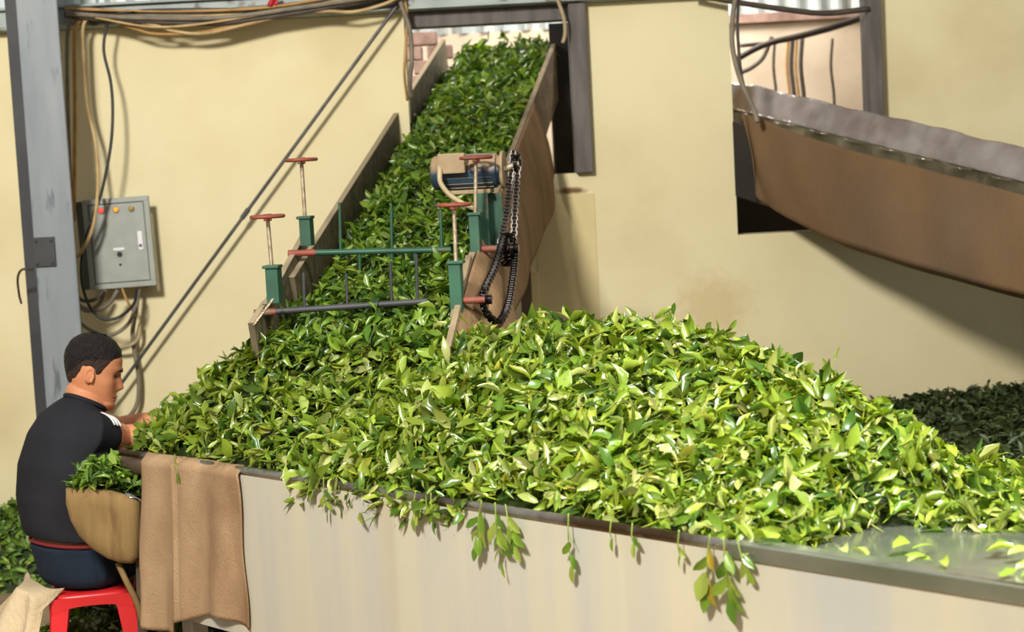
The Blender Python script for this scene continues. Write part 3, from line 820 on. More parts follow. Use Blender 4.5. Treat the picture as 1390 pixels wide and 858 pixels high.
for (px, py, Y, dx, ln, nl, lab, seed) in [
    (912, 450, 4.75, .1, .05, 2, 'upright shoot standing at the top of the heap', 21), (968, 468, 4.7, .9, .06, 3, 'shoot leaning out sideways from the heap beyond its top', 22),
    (1120, 520, 4.4, .35, .07, 2, 'tall thin shoot on the far slope of the heap', 23), (1030, 505, 4.55, -.15, .05, 2, 'pale shoot partway down the ridge of the heap', 24), (345, 490, 5.9, -.9, .06, 3, 'shoot sticking out of the heap side facing the person', 25)]:
    sprig(at(px, py, Y), Vector((dx, -.1, .8)), ln, nl, lab, 'shoots standing on the ridge', seed, False, .04)
p = at(608, 492, 5.0)
place_leaf(p, (-.05, -.1, 1), (.1, -1, .2), 3, 'large pale leaf standing upright in front of the green post', None, 1.1)
p = at(398, 500, 5.45)
place_leaf(p, (.9, -.2, .25), (-.1, -.8, .6), 8, 'large folded pale leaf on the heap below the conveyor foot', None, 1.35)

# ================================================================== CONVEYOR
AX = Vector((.1455, 1.0, .323)); AXh = Vector((.1455, 1, 0)).normalized(); E = Vector((AXh.y, -AXh.x, 0))
A0 = Vector((-.48, 5.2, 1.18))
K = lambda y, w, z: A0 + AX * (y - 5.2) + E * w + Z * z          # y: depth in the room, w: across, z: above the side-board top
HW = .29
conv = thing('belt_conveyor', K(6.4, 0, 0) * 1.0 - Z * K(6.4, 0, 0).z, 'inclined conveyor bringing green leaves down through the doorway to the trough', 'conveyor')
YT = 8.6
bd = MB().slab(K(5.55, -HW, .0), K(YT, -HW, .0), Z, .022, .26); bd.build('side_board', 'wood_dark', conv, bevel=.002)
bd = MB().slab(K(5.3, -HW - .02, .015), K(5.80, -HW - .02, .05), Z, .02, .27); bd.build('side_board', 'wood_dark', conv, bevel=.002)
bd = MB().slab(K(5.17, -HW - .03, .01), K(5.34, -HW - .03, .01), Z, .02, .12); bd.build('side_board', 'wood_dark', conv, bevel=.002)
MB().slab(K(5.45, HW, .0), K(YT, HW, .0), Z, .022, .26).build('side_board', 'wood', conv, bevel=.002)
MB().slab(K(5.28, HW + .0, -.04), K(5.62, HW + .0, .02), Z, .02, .1).build('side_board', 'wood', conv, bevel=.002)
MB().slab(K(5.1, HW + .01, -.06), K(5.32, HW + .01, -.02), Z, .02, .15).build('side_board', 'wood', conv, bevel=.002)
bl_ = MB(); bl_.hexa([K(5.25, -HW, -.24), K(5.25, HW, -.24), K(YT, HW, -.24), K(YT, -HW, -.24), K(5.25, -HW, -.21), K(5.25, HW, -.21), K(YT, HW, -.21), K(YT, -HW, -.21)])
bl_.cyl(K(5.25, -HW, -.23), K(5.25, HW, -.23), .045)
bl_.build('belt', 'belt', conv)
for y_, w_ in ((6.35, -.27), (6.35, .27), (7.1, -.27), (7.1, .27), (8.5, -.27), (8.5, .27)):
    tp = K(y_, w_, -.22)
    MB().box((tp.x, tp.y, tp.z / 2), (.045, .045, tp.z)).build('leg', 'frame_metal', conv, bevel=.003)

# adjusters: green bracket, threaded spindle, red handwheel
def adjuster(pxw, pyw, pxt, pyt, pxb, pyb, Y, wdt=.045, stub=None):
    wp = at(pxw, pyw, Y); tp = at(pxt, pyt, Y); bp = at(pxb, pyb, Y)
    a = MB(); ax_ = (tp - bp).normalized()
    a.box((tp + bp) / 2 + Vector((0, 0, 0)), (wdt, .012, (tp - bp).length), Matrix((E, AXh, Z)).transposed())
    for sx in (-1, 1): a.box((tp + bp) / 2 + E * sx * (wdt / 2 - .005) + AXh * .02, (.010, .05, (tp - bp).length), Matrix((E, AXh, Z)).transposed())
    a.box(tp + Z * .004 + AXh * .015, (wdt + .012, .055, .010), Matrix((E, AXh, Z)).transposed())
    br = a.build('height_adjuster', 'green', conv, bevel=.002)
    MB().cyl(tp - Z * .02 + AXh * .01, wp, .0065, 10).build('spindle', 'screw', br, smooth=True, angle=40)
    h = MB(); h.torus(wp, .050, .006, (0, 0, 1), 24, 8); h.cyl(wp - Z * .014, wp + Z * .008, .013, 14)
    for k in range(3):
        a_ = k * 2 * PI / 3 + .5; h.cyl(wp, wp + Vector((math.cos(a_), math.sin(a_), 0)) * .048, .005, 8)
    h.build('handwheel', 'rust', br, smooth=True, angle=50)
    return br


adjuster(363, 294, 368, 364, 372, 412, 5.3, .040)
adjuster(409, 217, 413, 297, 416, 334, 5.72, .038)
adjuster(616, 278, 618, 358, 620, 452, 5.28, .038)
adjuster(646, 214, 644, 292, 646, 374, 5.66, .034)
# extra green uprights carrying the motor
mbm = MB(); p1, p2 = at(655, 262, 5.76), at(655, 372, 5.76); mbm.box((p1 + p2) / 2, (.05, .03, (p1 - p2).length)); p1, p2 = at(675, 262, 5.82), at(673, 340, 5.82); mbm.box((p1 + p2) / 2, (.05, .03, (p1 - p2).length))
mbm.build('motor_mount', 'green', conv, bevel=.003)

# spreader bars with tines
def tine_bar(pa, pb, Y, r, m, tines):
    a, b = at(*pa, Y), at(*pb, Y); b = Vector((b.x, b.y, b.z))
    o = MB().cyl(a, b, r, 14).build('spreader_bar', m, conv, smooth=True, angle=50)
    for (px, y0, y1) in tines:
        MB().cyl(at(px, y0, Y), at(px + 1.5, y1, Y), .005, 8).build('tine', m, o, smooth=True, angle=50)
    return o


tine_bar((427, 343), (612, 339), 5.70, .010, 'green', [(461, 275, 342), (488, 345, 410), (531, 278, 385), (563, 343, 402), (598, 285, 340)])
tine_bar((372, 423), (580, 409), 5.32, .010, 'dark_steel', [(412, 370, 420), (470, 372, 418), (530, 355, 412), (565, 345, 410)])
for (a_, b_, Y_) in (((345, 425), (374, 423), 5.32), ((391, 344), (428, 343), 5.70), ((625, 408), (658, 407), 5.30), ((652, 338), (690, 337), 5.68)):
    MB().cyl(at(*a_, Y_), at(*b_, Y_), .011, 14).build('shaft', 'rust', conv, smooth=True, angle=50)
# plate bolted at the left foot
MB().slab(at(346, 440, 5.24), at(372, 405, 5.24), Vector((0, 1, 0)), .006, .03).build('end_plate', 'screw', conv)

# sprockets and chains
def sprocket(p, r):
    s = MB(); ax_ = E
    s.cyl(p - ax_ * .006, p + ax_ * .006, r * .86, 20); s.cyl(p - ax_ * .02, p + ax_ * .02, r * .4, 14)
    q = ax_.to_track_quat('Z', 'Y').to_matrix()
    for k in range(14):
        a_ = 2 * PI * k / 14; d = q @ Vector((math.cos(a_), math.sin(a_), 0)); s.box(p + d * r * .92, (.008, .010, .010), q @ Matrix.Rotation(a_, 3, 'Z'))
    s.build('sprocket', 'chain', conv)


S1 = at(659, 407, 5.33); S2 = at(688, 338, 5.7); S3 = at(700, 222, 5.8)
sprocket(S1, .036); sprocket(S2, .045); sprocket(S2 + E * .02, .04); sprocket(S3, .03)


def chain(pts, closed=True):
    P = spline(pts + [pts[0]], 14); L = 0; acc = [0]
    for i in range(1, len(P)): acc.append(acc[-1] + (P[i] - P[i - 1]).length)
    tot = acc[-1]; n = int(tot / .0125); c = MB()
    for k in range(n):
        d = tot * k / n; i = max(j for j in range(len(acc)) if acc[j] <= d); i = min(i, len(P) - 2)
        f = (d - acc[i]) / max(1e-6, acc[i + 1] - acc[i]); p = P[i].lerp(P[i + 1], f); t = (P[i + 1] - P[i]).normalized()
        sd = (E - t * E.dot(t)).normalized(); nn = t.cross(sd); R = Matrix((t, sd, nn)).transposed()
        w = .010 if k % 2 else .007
        for sx in (-1, 1): c.box(p + sd * sx * w, (.0155, .0024, .014), R)
        c.tube([p - t * .006 - sd * w, p - t * .006 + sd * w], .005, 8)
    return c.build('chain', 'chain', conv)


chain([at(697, 208, 5.8), at(692, 250, 5.78), at(687, 295, 5.74), at(680, 330, 5.71), at(682, 352, 5.7), at(692, 358, 5.71), at(697, 335, 5.72), at(699, 290, 5.75), at(702, 240, 5.79), at(704, 215, 5.8)])
chain([at(684, 322, 5.69), at(672, 362, 5.5), at(660, 388, 5.37), at(655, 407, 5.33), at(660, 424, 5.32), at(675, 437, 5.36), at(688, 420, 5.45), at(695, 385, 5.57), at(699, 345, 5.69), at(694, 320, 5.71)])

# drive motor
mc = at(637, 233, 5.80); ma = mc - E * .125; mb_ = mc + E * .115
mo = MB(); mo.tube([ma - E * .002, ma + E * .004, ma + E * .01, mb_ - E * .02, mb_ - E * .015, mb_], [.045, .054, .058, .058, .05, .05], 28)
for k in range(16):
    a_ = 2 * PI * k / 16; d = Z * math.sin(a_) + E.cross(Z) * math.cos(a_)
    mo.slab(ma + E * .03 + d * .060, mb_ - E * .03 + d * .060, d, .004, .008)
mto = mo.build('drive_motor', 'motor', conv, smooth=True, angle=35)
MB().tube([mb_ - E * .004, mb_ + E * .006], .064, 24).build('end_flange', 'dusty', mto, smooth=True, angle=40)
MB().cyl(mb_, S3 + E * .01, .012, 12).build('motor_shaft', 'screw', mto, smooth=True, angle=40)
tbx = mc - E * .045 - AXh * .062 + Z * .03
RB = Matrix((E, AXh, Z)).transposed()
tb = MB().box(tbx, (.085, .04, .062), RB).box(tbx - AXh * .024 , (.092, .008, .068), RB).build('terminal_box', 'dusty', mto, bevel=.004)
MB().box(mc - Z * .068, (.15, .09, .014), RB).build('foot_plate', 'dusty', mto, bevel=.003)
MB().tube(spline([tbx - E * .045 - AXh * .01, at(597, 232, 5.72), at(598, 248, 5.70), at(610, 264, 5.68), at(628, 276, 5.66), at(645, 284, 5.68)], 8), .0085, 10).build('conduit', 'hose', mto, smooth=True)

# burlap skirt on the near side of the conveyor
top_pts = [K(5.22, HW + .016, -.05), K(5.4, HW + .016, -.03), K(5.62, HW + .018, -.0), K(6.0, HW + .02, .012), K(6.5, HW + .02, .012), K(7.0, HW + .02, .012), K(7.36, HW + .02, .012)]
bot_pts = [at(612, 486, 5.19), at(655, 480, 5.32), at(700, 470, 5.52), at(702, 425, 5.95), at(721, 360, 6.5), at(745, 302, 7.0), at(754, 236, 7.34)]
TP = spline(top_pts, 10); BP = spline(bot_pts, 10)


def skf(u, v):
    i = u * (len(TP) - 1); k = min(int(i), len(TP) - 2); f = i - k
    t = TP[k].lerp(TP[k + 1], f); b = BP[k].lerp(BP[k + 1], f)
    w = (math.sin(u * 23) * .5 + math.sin(u * 41 + v * 3) * .35) * .014 * min(1, v * 2.5) * (1 if u > .25 else .4)
    return t.lerp(b, v) + E * (w + .02 * math.sin(v * PI))


tag(MB().grid(skf, 90, 24).build('burlap_skirt', 'skirt', smooth=True, solid=.004), 'dusty tan burlap hanging down the side of the inclined conveyor', 'cloth')

# leaves on the belt
def belt_h(y, w):
    return -.055 + .03 * lump(y * 1.3, w * 2.2, 3.0) + .02 * (1 - (w / HW) ** 2) - .03 * smooth01(5.6, 5.2, y) - .12 * smooth01(-.12, -.29, w) * smooth01(5.35, 5.7, y)


def belt_nrm(p):
    w = (p[:, 0] - A0.x - AX.x * (p[:, 1] - 5.2)) / E.x; k = smooth01(0, -.22, w)[:, None]
    n = np.array(bn)[None] + k * np.array([-.45, 0, 0])[None]; return n / np.linalg.norm(n, axis=1, keepdims=True)


def belt_sampler(n):
    y = 5.15 + (YT - 5.15) * RNG.beta(1.0, 1.15, n); w = RNG.uniform(-HW + .015, HW - .015, n)
    z = belt_h(y, w)
    return np.stack([A0.x + AX.x * (y - 5.2) + E.x * w, A0.y + (y - 5.2) + E.y * w, A0.z + AX.z * (y - 5.2) + z], 1)


bn = Vector((-.046, -.307, 1)).normalized()
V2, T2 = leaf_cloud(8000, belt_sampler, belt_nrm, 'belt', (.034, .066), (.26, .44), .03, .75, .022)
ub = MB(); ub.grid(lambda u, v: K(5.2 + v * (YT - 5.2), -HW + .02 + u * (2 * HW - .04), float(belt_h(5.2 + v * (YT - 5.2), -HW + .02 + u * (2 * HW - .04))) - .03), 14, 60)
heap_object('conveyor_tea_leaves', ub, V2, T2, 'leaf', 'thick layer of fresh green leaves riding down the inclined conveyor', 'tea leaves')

# ================================================================== CHUTE ON THE RIGHT
cd = Vector((.86, -1.05, -.34)); cdl = Vector((.86, -1.05, 0)).length; cdir = cd / cdl; cn = Vector((.7226, .6914, 0))
P0 = Vector((1.0, 7.25, 1.765))
Q = lambda t, w, z: P0 + cdir * t + cn * w + Z * z
chute = thing('plastic_lined_chute', Q(1.2, .2, 0) * 1.0 - Z * Q(1.2, .2, 0).z, 'tarp covered sloping chute leaving the wall window, lined with shiny plastic', 'chute')
CT = 2.6
fl = MB(); fl.hexa([Q(-.9, .12, -.36), Q(CT, .12, -.36), Q(CT, .44, -.36), Q(-.9, .44, -.36), Q(-.9, .12, -.32), Q(CT, .12, -.32), Q(CT, .44, -.32), Q(-.9, .44, -.32)])
fl.build('bed', 'frame_metal', chute)
MB().slab(Q(-.45, .10, -.03), Q(.1, .10, -.03), Z, .02, .31).build('near_board', 'room_shade', chute)  # board end painted as the shade inside the window
MB().slab(Q(.08, .10, -.02), Q(CT, .10, -.02), Z, .02, .32).build('near_board', 'frame_metal', chute)
MB().slab(Q(-1.2, .475, .075), Q(CT, .475, .095), Z, .02, .42).build('far_board', 'frame_metal', chute)
lp = [(.458, .094), (.435, .058), (.415, .024), (.395, -.010), (.387, -.024), (.397, -.032), (.402, -.06), (.40, -.13), (.40, -.22), (.36, -.29), (.25, -.31), (.13, -.31)]


def linf(u, v):
    i = v * (len(lp) - 1); k = min(int(i), len(lp) - 2); f = i - k
    w = lp[k][0] * (1 - f) + lp[k + 1][0] * f; z = lp[k][1] * (1 - f) + lp[k + 1][1] * f
    t = -1.2 + u * (CT + 1.2)
    rip = (-.03 * abs(math.sin(t * 17 + v * 6)) ** 4 + .006 * math.sin(t * 29)) * (.42 < v < .85) + .004 * math.sin(t * 71) + (.010 * noise.noise(Vector((t * 9, v * 3, 0))))
    top = (.012 * noise.noise(Vector((t * 6, 3, 0))) + .02 * t / CT) if v < .05 else 0.02 * t / CT * (1 - v)
    return Q(t, w + rip, z + top)


VF = 4.5 / (len(lp) - 1)
MB().grid(lambda u, v: linf(u, v * VF), 170, 14).build('plastic_liner', 'liner', chute, smooth=True, solid=.002)
MB().grid(lambda u, v: linf(u, VF + v * (1 - VF)), 240, 18).build('liner_fold', 'liner_shade', chute, smooth=True, solid=.002)
for t_ in (2.4,):
    for w_ in (.14, .42):
        p = Q(t_, w_, -.36); MB().box((p.x, p.y, p.z / 2), (.05, .05, p.z)).build('leg', 'frame_metal', chute, bevel=.003)

ct_top = [at(1006, 154, 7.3), at(1030, 161, 7.24), at(1130, 196, 6.95), at(1260, 231, 6.58), at(1390, 264, 6.2), at(1530, 302, 5.82)]
ct_bot = [at(1022, 276, 7.3), at(1060, 300, 7.2), at(1130, 338, 6.92), at(1240, 372, 6.58), at(1390, 414, 6.16), at(1530, 452, 5.78)]
TT, TB = spline(ct_top, 12), spline(ct_bot, 12)


def tarpf(u, v):
    i = u * (len(TT) - 1); k = min(int(i), len(TT) - 2); f = i - k
    a, b = TT[k].lerp(TT[k + 1], f), TB[k].lerp(TB[k + 1], f)
    w = .01 * math.sin(u * 14 + v * 2) + .006 * math.sin(u * 37 - v * 4) - .05 * math.sin(v * PI) * .5
    p = a.lerp(b, v) + cn * w
    if u < .08: p = p + cdir * (.055 * math.sin(v * PI) * (1 - u / .08))
    return p


def tarp2(u, v):
    return tarpf(u, v) if v <= .9 else tarpf(u, .9).lerp(tarpf(u, 1.0) + cn * .10, (v - .9) / .1) - Z * 0.0


tag(MB().grid(tarp2, 90, 28).build('brown_tarp', 'tarp', smooth=True, solid=.004), 'brown tarp stretched along the near side of the sloping chute', 'tarp')

# ================================================================== OTHER LEAF PILES
def round_pile(name, cx, cy, rx, ry, h, n, pal, matn, label, Lr, seed, flat=1.0, clipY=None):
    def hf(x, y):
        r = np.sqrt(((x - cx) / rx) ** 2 + ((y - cy) / ry) ** 2)
        return h * np.clip(1 - r ** (1.6 * flat), 0, 1) + .025 * lump(x * 1.4, y * 1.4, seed) * np.clip(1 - r, 0, 1) + .004

    def pick(n_):
        X, Y = [], []
        while sum(map(len, X)) < n_:
            a = RNG.uniform(0, 2 * PI, n_); r = np.sqrt(RNG.uniform(0, 1, n_)); x = cx + rx * r * np.cos(a); y = cy + ry * r * np.sin(a)
            k = y < (clipY or 1e9); X.append(x[k]); Y.append(y[k])
        return np.concatenate(X)[:n_], np.concatenate(Y)[:n_]
    V, Tt = leaf_cloud(n, field_sampler(hf, pick), field_normal(hf), pal, Lr, (.3, .46), .02, .5, .015)
    u_ = MB()

    def uf(u, v):
        a = u * 2 * PI; r = v * .985; x = cx + rx * r * math.cos(a); y = cy + ry * r * math.sin(a)
        if clipY: y = min(y, clipY)
        return (x, y, max(.002, float(hf(np.array(x), np.array(y))) - .02))
    u_.grid(uf, 40, 14)
    return heap_object(name, u_, V, Tt, matn, label, 'tea leaves')


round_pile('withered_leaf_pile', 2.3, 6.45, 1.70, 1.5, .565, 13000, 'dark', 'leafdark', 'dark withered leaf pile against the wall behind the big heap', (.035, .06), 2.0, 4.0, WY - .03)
round_pile('floor_leaf_pile', -2.15, 7.2, .62, .38, .27, 3000, 'floor', 'leafdark', 'low green leaf pile on the floor at the wall behind the person', (.04, .065), 4.0, 1.2, WY - .02)
round_pile('leaf_litter', -1.33, 6.0, .42, .42, .22, 2600, 'floor', 'leaf', 'loose leaves heaped on the floor behind the red stool', (.04, .065), 5.0, 1.1)

# ================================================================== TAN BIN AT THE TROUGH CORNER
BYF = 5.33
out_px = [(88, 664), (88, 684), (94, 706), (106, 728), (124, 746), (146, 760), (166, 766), (180, 766), (188, 758), (190, 730), (190, 700), (188, 682), (180, 674), (150, 668), (118, 664)]
ov = [at(x, y, BYF) for x, y in out_px]
bin_ = thing('leaf_bin', (at(140, 765, BYF + .06).x, BYF + .07, at(140, 765, BYF).z), 'rounded tan canvas bin of leaves at the trough corner by the person', 'bin')
bb = MB(); ctr = sum(ov, Vector()) / len(ov); n_o = len(ov)
rings = []
for (dy, sc) in ((.0, .0), (-.012, .55), (-.010, .85), (0, .97), (.012, 1.0), (.13, 1.0), (.14, .95), (.14, .5), (.14, 0.0)):
    rings.append([ctr + (p - ctr) * max(sc, .02) + Vector((0, dy, 0)) for p in ov])
bb.loft(rings); bb.build('body', 'tanbin', bin_, smooth=True, angle=60)
film = MB(); film.grid(lambda u, v: at(150 + 42 * u, 672 + 12 * u * u + 5 * math.sin(v * 9 + u * 5) - 12 * v, BYF - .004 + .12 * v), 12, 8)
film.build('plastic_lining', 'plastic', bin_, smooth=True, solid=.002)
MB().tube(spline([at(160, 764, BYF + .05), at(172, 790, BYF + .03), at(186, 818, BYF + .01), at(194, 846, BYF + .0)], 6), .010, 8).build('strap', 'tanbin', bin_, smooth=True)
MB().slab(at(190, 664, BYF + .06), at(196, 872, BYF + .06), Vector((0, 1, 0)), .03, .025).build('support_post', 'frame_metal', bin_)


def bin_samp(n):
    u = RNG.uniform(0, 1, n); v = RNG.uniform(0, 1, n)
    P = np.zeros((n, 3))
    for i in range(n):
        p = at(96 + 108 * u[i], 664 - 6 * math.sin(u[i] * PI) + 8 * u[i], BYF + .0); P[i] = (p.x, p.y + v[i] * .15, p.z + .065 * math.sin(min(1, v[i] + .15) * PI * .6) * (.35 + .65 * math.sin(u[i] * PI)))
    return P


V5, T5 = leaf_cloud(420, bin_samp, lambda p: np.tile(np.array([[-.1, -.4, .9]]), (len(p), 1)), 'floor', (.04, .065), (.26, .4), .03, .5, .015)
ubn = MB(); ubn.grid(lambda u, v: at(98 + 100 * u, 666 + 8 * u, BYF + .01) + Vector((0, v * .13, .04 * math.sin(v * PI * .6))), 10, 6)
heap_object('bin_tea_leaves', ubn, V5, T5 * 1.5, 'leaf', 'bright narrow leaves filling the tan bin beside the person', 'tea leaves')


def lip_samp(n):
    u = RNG.uniform(0, 1, n); P = np.zeros((n, 3))
    for i in range(n):
        p = T(-.05 + .3 * u[i], .03 + RNG.uniform(0, .1), RZ + .0 + RNG.uniform(0, .015)); P[i] = p
    return P


# ================================================================== STOOL AND SACK
SZ = .295
st_c = Vector((-1.452, 5.64, 0)); st = thing('plastic_stool', st_c, 'low red plastic stool under the seated person', 'stool')
ya = math.radians(12); RS = Matrix.Rotation(ya, 3, 'Z'); S_ = lambda x, y, z: st_c + RS @ Vector((x, y, z))
hw = .138
seat = MB()
rg = []
for z_, ins in ((SZ - .03, 0), (SZ - .01, .0), (SZ - .003, .004), (SZ, .012), (SZ, .06), (SZ - .001, .13)):
    ring = []
    for k in range(32):
        a = 2 * PI * k / 32; c_, s_ = math.cos(a), math.sin(a); e = 5.0
        x = abs(c_) ** (2 / e) * math.copysign(1, c_) * (hw - ins); y = abs(s_) ** (2 / e) * math.copysign(1, s_) * (hw - ins); ring.append(S_(x, y, z_))
    rg.append(ring)
seat.loft(rg); seat.build('seat', 'redplastic', st, smooth=True, angle=50)
for sx in (-1, 1):
    for sy in (-1, 1):
        lg = MB(); x1, y1 = sx * (hw - .004), sy * (hw - .004); x2, y2 = sx * (hw + .022), sy * (hw + .022); w1, w2, th = .062, .045, .007
        for axis in (0, 1):
            pts = []
            for (x, y, z, w) in ((x2, y2, 0, w2), (x1, y1, SZ - .02, w1)):
                if axis == 0: cs = [(x, y), (x - sx * w, y), (x - sx * w, y - sy * th), (x, y - sy * th)]
                else: cs = [(x, y), (x, y - sy * w), (x - sx * th, y - sy * w), (x - sx * th, y)]
                pts += [S_(cx_, cy_, z) for cx_, cy_ in cs]
            lg.hexa(pts)
        lg.build('leg', 'redplastic', st, bevel=.002)
ap = MB()
for k in range(4):
    Rk = Matrix.Rotation(k * PI / 2, 3, 'Z'); n = 12
    for i in range(n):
        x0 = -hw + 2 * hw * i / n; x1 = x0 + 2 * hw / n
        h0 = .028 + .03 * (abs((x0) / hw)) ** 3; h1 = .028 + .03 * (abs((x1) / hw)) ** 3
        c8 = [(x0, hw - .008, SZ - .012 - h0), (x1, hw - .008, SZ - .012 - h1), (x1, hw, SZ - .012 - h1), (x0, hw, SZ - .012 - h0), (x0, hw - .008, SZ - .01), (x1, hw - .008, SZ - .01), (x1, hw, SZ - .01), (x0, hw, SZ - .01)]
        ap.hexa([S_(*(Rk @ Vector(q))) for q in c8])
ap.build('apron', 'redplastic', st)

sk_a = [at(88, 800, 5.52), at(68, 801, 5.50), at(46, 790, 5.60), at(38, 778, 5.72)]
sk_m = [at(60, 830, 5.44), at(44, 812, 5.44), at(26, 800, 5.52), at(34, 790, 5.70)]
sk_b = [at(48, 905, 5.40), at(22, 888, 5.40), at(-18, 868, 5.46), at(-30, 862, 5.6)]
sk_b = [Vector((p.x, p.y, max(p.z, .012))) for p in sk_b]
SA, SM, SB = spline(sk_a, 8), spline(sk_m, 8), spline(sk_b, 8)


def sackf(u, v):
    i = u * (len(SA) - 1); k = min(int(i), len(SA) - 2); f = i - k
    a, m_, b = (X[k].lerp(X[k + 1], f) for X in (SA, SM, SB))
    p = a.lerp(m_, v * 2) if v < .5 else m_.lerp(b, v * 2 - 1)
    w = .010 * math.sin(u * 19 + v * 4) + .008 * math.sin(u * 8 - v * 6)
    return p + Vector((-.5, -.6, .2)) * w * (.3 + v) + Z * .004


tag(MB().grid(sackf, 36, 30).build('sackcloth', 'sack', smooth=True, solid=.005), 'beige sackcloth draped off the back of the red stool to the floor', 'cloth')

# ================================================================== PERSON
per = thing('person', (-1.45, 5.68, 0), 'young person in black shirt and jeans sitting on red stool reaching into leaves', 'person')
Fh = Vector((.76, .65, 0)).normalized(); Rh = Vector((Fh.y, -Fh.x, 0))


def ell(c, a, b, ax=Fh, n=28, tilt=0.0, sq=2.3):
    """cross-section ring: a across, b front-back, leaning with tilt"""
    R_ = Vector((ax.y, -ax.x, 0)); fz = ax * math.cos(tilt) - Z * math.sin(tilt); out = []
    for k in range(n):
        t = 2 * PI * k / n; c_, s_ = math.cos(t), math.sin(t)
        out.append(Vector(c) + R_ * a * abs(c_) ** (2 / sq) * math.copysign(1, c_) + fz * b * abs(s_) ** (2 / sq) * math.copysign(1, s_))
    return out


sp = [  # spine: centre, half width, half depth, lean
    (Vector((-1.49, 5.665, .33)), .165, .125, 0), (Vector((-1.505, 5.665, .40)), .168, .125, .05), (Vector((-1.535, 5.655, .49)), .163, .122, .1), (Vector((-1.55, 5.66, .58)), .165, .120, .2),
    (Vector((-1.542, 5.675, .67)), .174, .120, .35), (Vector((-1.515, 5.70, .755)), .178, .118, .5), (Vector((-1.488, 5.72, .815)), .170, .105, .55), (Vector((-1.470, 5.735, .852)), .135, .085, .6), (Vector((-1.460, 5.742, .880)), .08, .064, .6)]
shR = Vector((-1.412, 5.60, .805)); shL = Vector((-1.555, 5.835, .82))
elR = Vector((-1.352, 5.80, .762)); wrR = Vector((-1.155, 5.775, .778))
elL = Vector((-1.42, 6.03, .76)); wrL = Vector((-1.20, 6.0, .80))
hd = Vector((-1.430, 5.765, .993))           # head centre
yawF = Vector((.975, .22, 0)).normalized(); pit = math.radians(15); 
hf_ = yawF * math.cos(pit) - Z * math.sin(pit); hr_ = Vector((yawF.y, -yawF.x, 0)); hu_ = hr_.cross(hf_)
RH = Matrix((hr_, hf_, hu_)).transposed()
HP = [(-.122, .022, .068, .020), (-.112, .0, .084, .036), (-.096, -.02, .088, .049), (-.075, -.045, .084, .057), (-.05, -.07, .085, .064), (-.02, -.085, .085, .070), (.01, -.094, .085, .074), (.03, -.099, .091, .076),
      (.06, -.10, .088, .077), (.09, -.088, .073, .070), (.110, -.064, .048, .053), (.122, -.03, .018, .028)]
hz = [h[0] for h in HP]


def headpt(th, z, off=0.0):
    """point of the head: th 0 = face, pi = back of the head; positive th = the person's right"""
    b, f, w = (float(np.interp(z, hz, [h[i] for h in HP])) for i in (1, 2, 3))
    yc = min(max(0.0, (b + f) / 2), .035) if b > -.03 else 0.0
    c_, s_ = math.cos(th), math.sin(th)
    y = yc + (f - yc) * abs(c_) ** .85 if c_ > 0 else yc - (yc - b) * abs(c_) ** .95
    x = w * abs(s_) ** .85 * math.copysign(1, s_)
    g = lambda v, s: math.exp(-(v / s) ** 2)
    tha = abs(th)
    nose = float(np.interp(z, [-.052, -.044, -.034, -.022, 0, .018, .03], [0, .014, .027, .021, .010, .004, 0]))
    y += nose * g(tha, .19)
    y += .007 * g(z + .062, .007) * g(tha, .30) + .006 * g(z + .079, .007) * g(tha, .26) - .004 * g(z + .070, .004) * g(tha, .30)
    y += .006 * g(z + .103, .012) * g(tha, .3)
    y -= .009 * g(z - .004, .011) * g(tha - .42, .2)
    y += .004 * g(z - .027, .009) * g(tha - .40, .3)
    x += math.copysign(.004, s_) * g(z + .022, .02) * g(tha - .8, .35)
    v = Vector((x, y, z))
    if off: v = v + Vector((x / .075, (y) / .09, (z) / .12)).normalized() * off
    return v


HW_ = lambda v: hd + RH @ v
body = MB()
zz = np.linspace(-.122, .122, 64); nth = 72
body.loft([[HW_(headpt(-PI + 2 * PI * k / nth, float(z))) for k in range(nth)] for z in zz])
for sx in (-1, 1):   # ears
    Re = RH @ Matrix.Rotation(sx * .35, 3, 'Z') @ Matrix.Rotation(-.15, 3, 'X')
    body.ball(HW_(Vector((sx * .077, -.010, -.008))), (.006, .013, .025), 14, 9, Re)
    body.tube([HW_(Vector((sx * .083, -.010 + .015 * math.cos(a) - .002, -.006 + .026 * math.sin(a)))) for a in np.linspace(-.9, 4.0, 12)], .0036, 8)
nb = Vector((-1.458, 5.735, .89)); nt_ = hd + RH @ Vector((0, -.028, -.06))
body.tube([nb - Vector((.01, .01, .04)), nb, nb.lerp(nt_, .5), nt_, nt_ + (nt_ - nb) * .25], [.075, .066, .056, .054, .05], 20)
body.loft([ell(c, a * .9, b * .88, tilt=t) for c, a, b, t in sp])


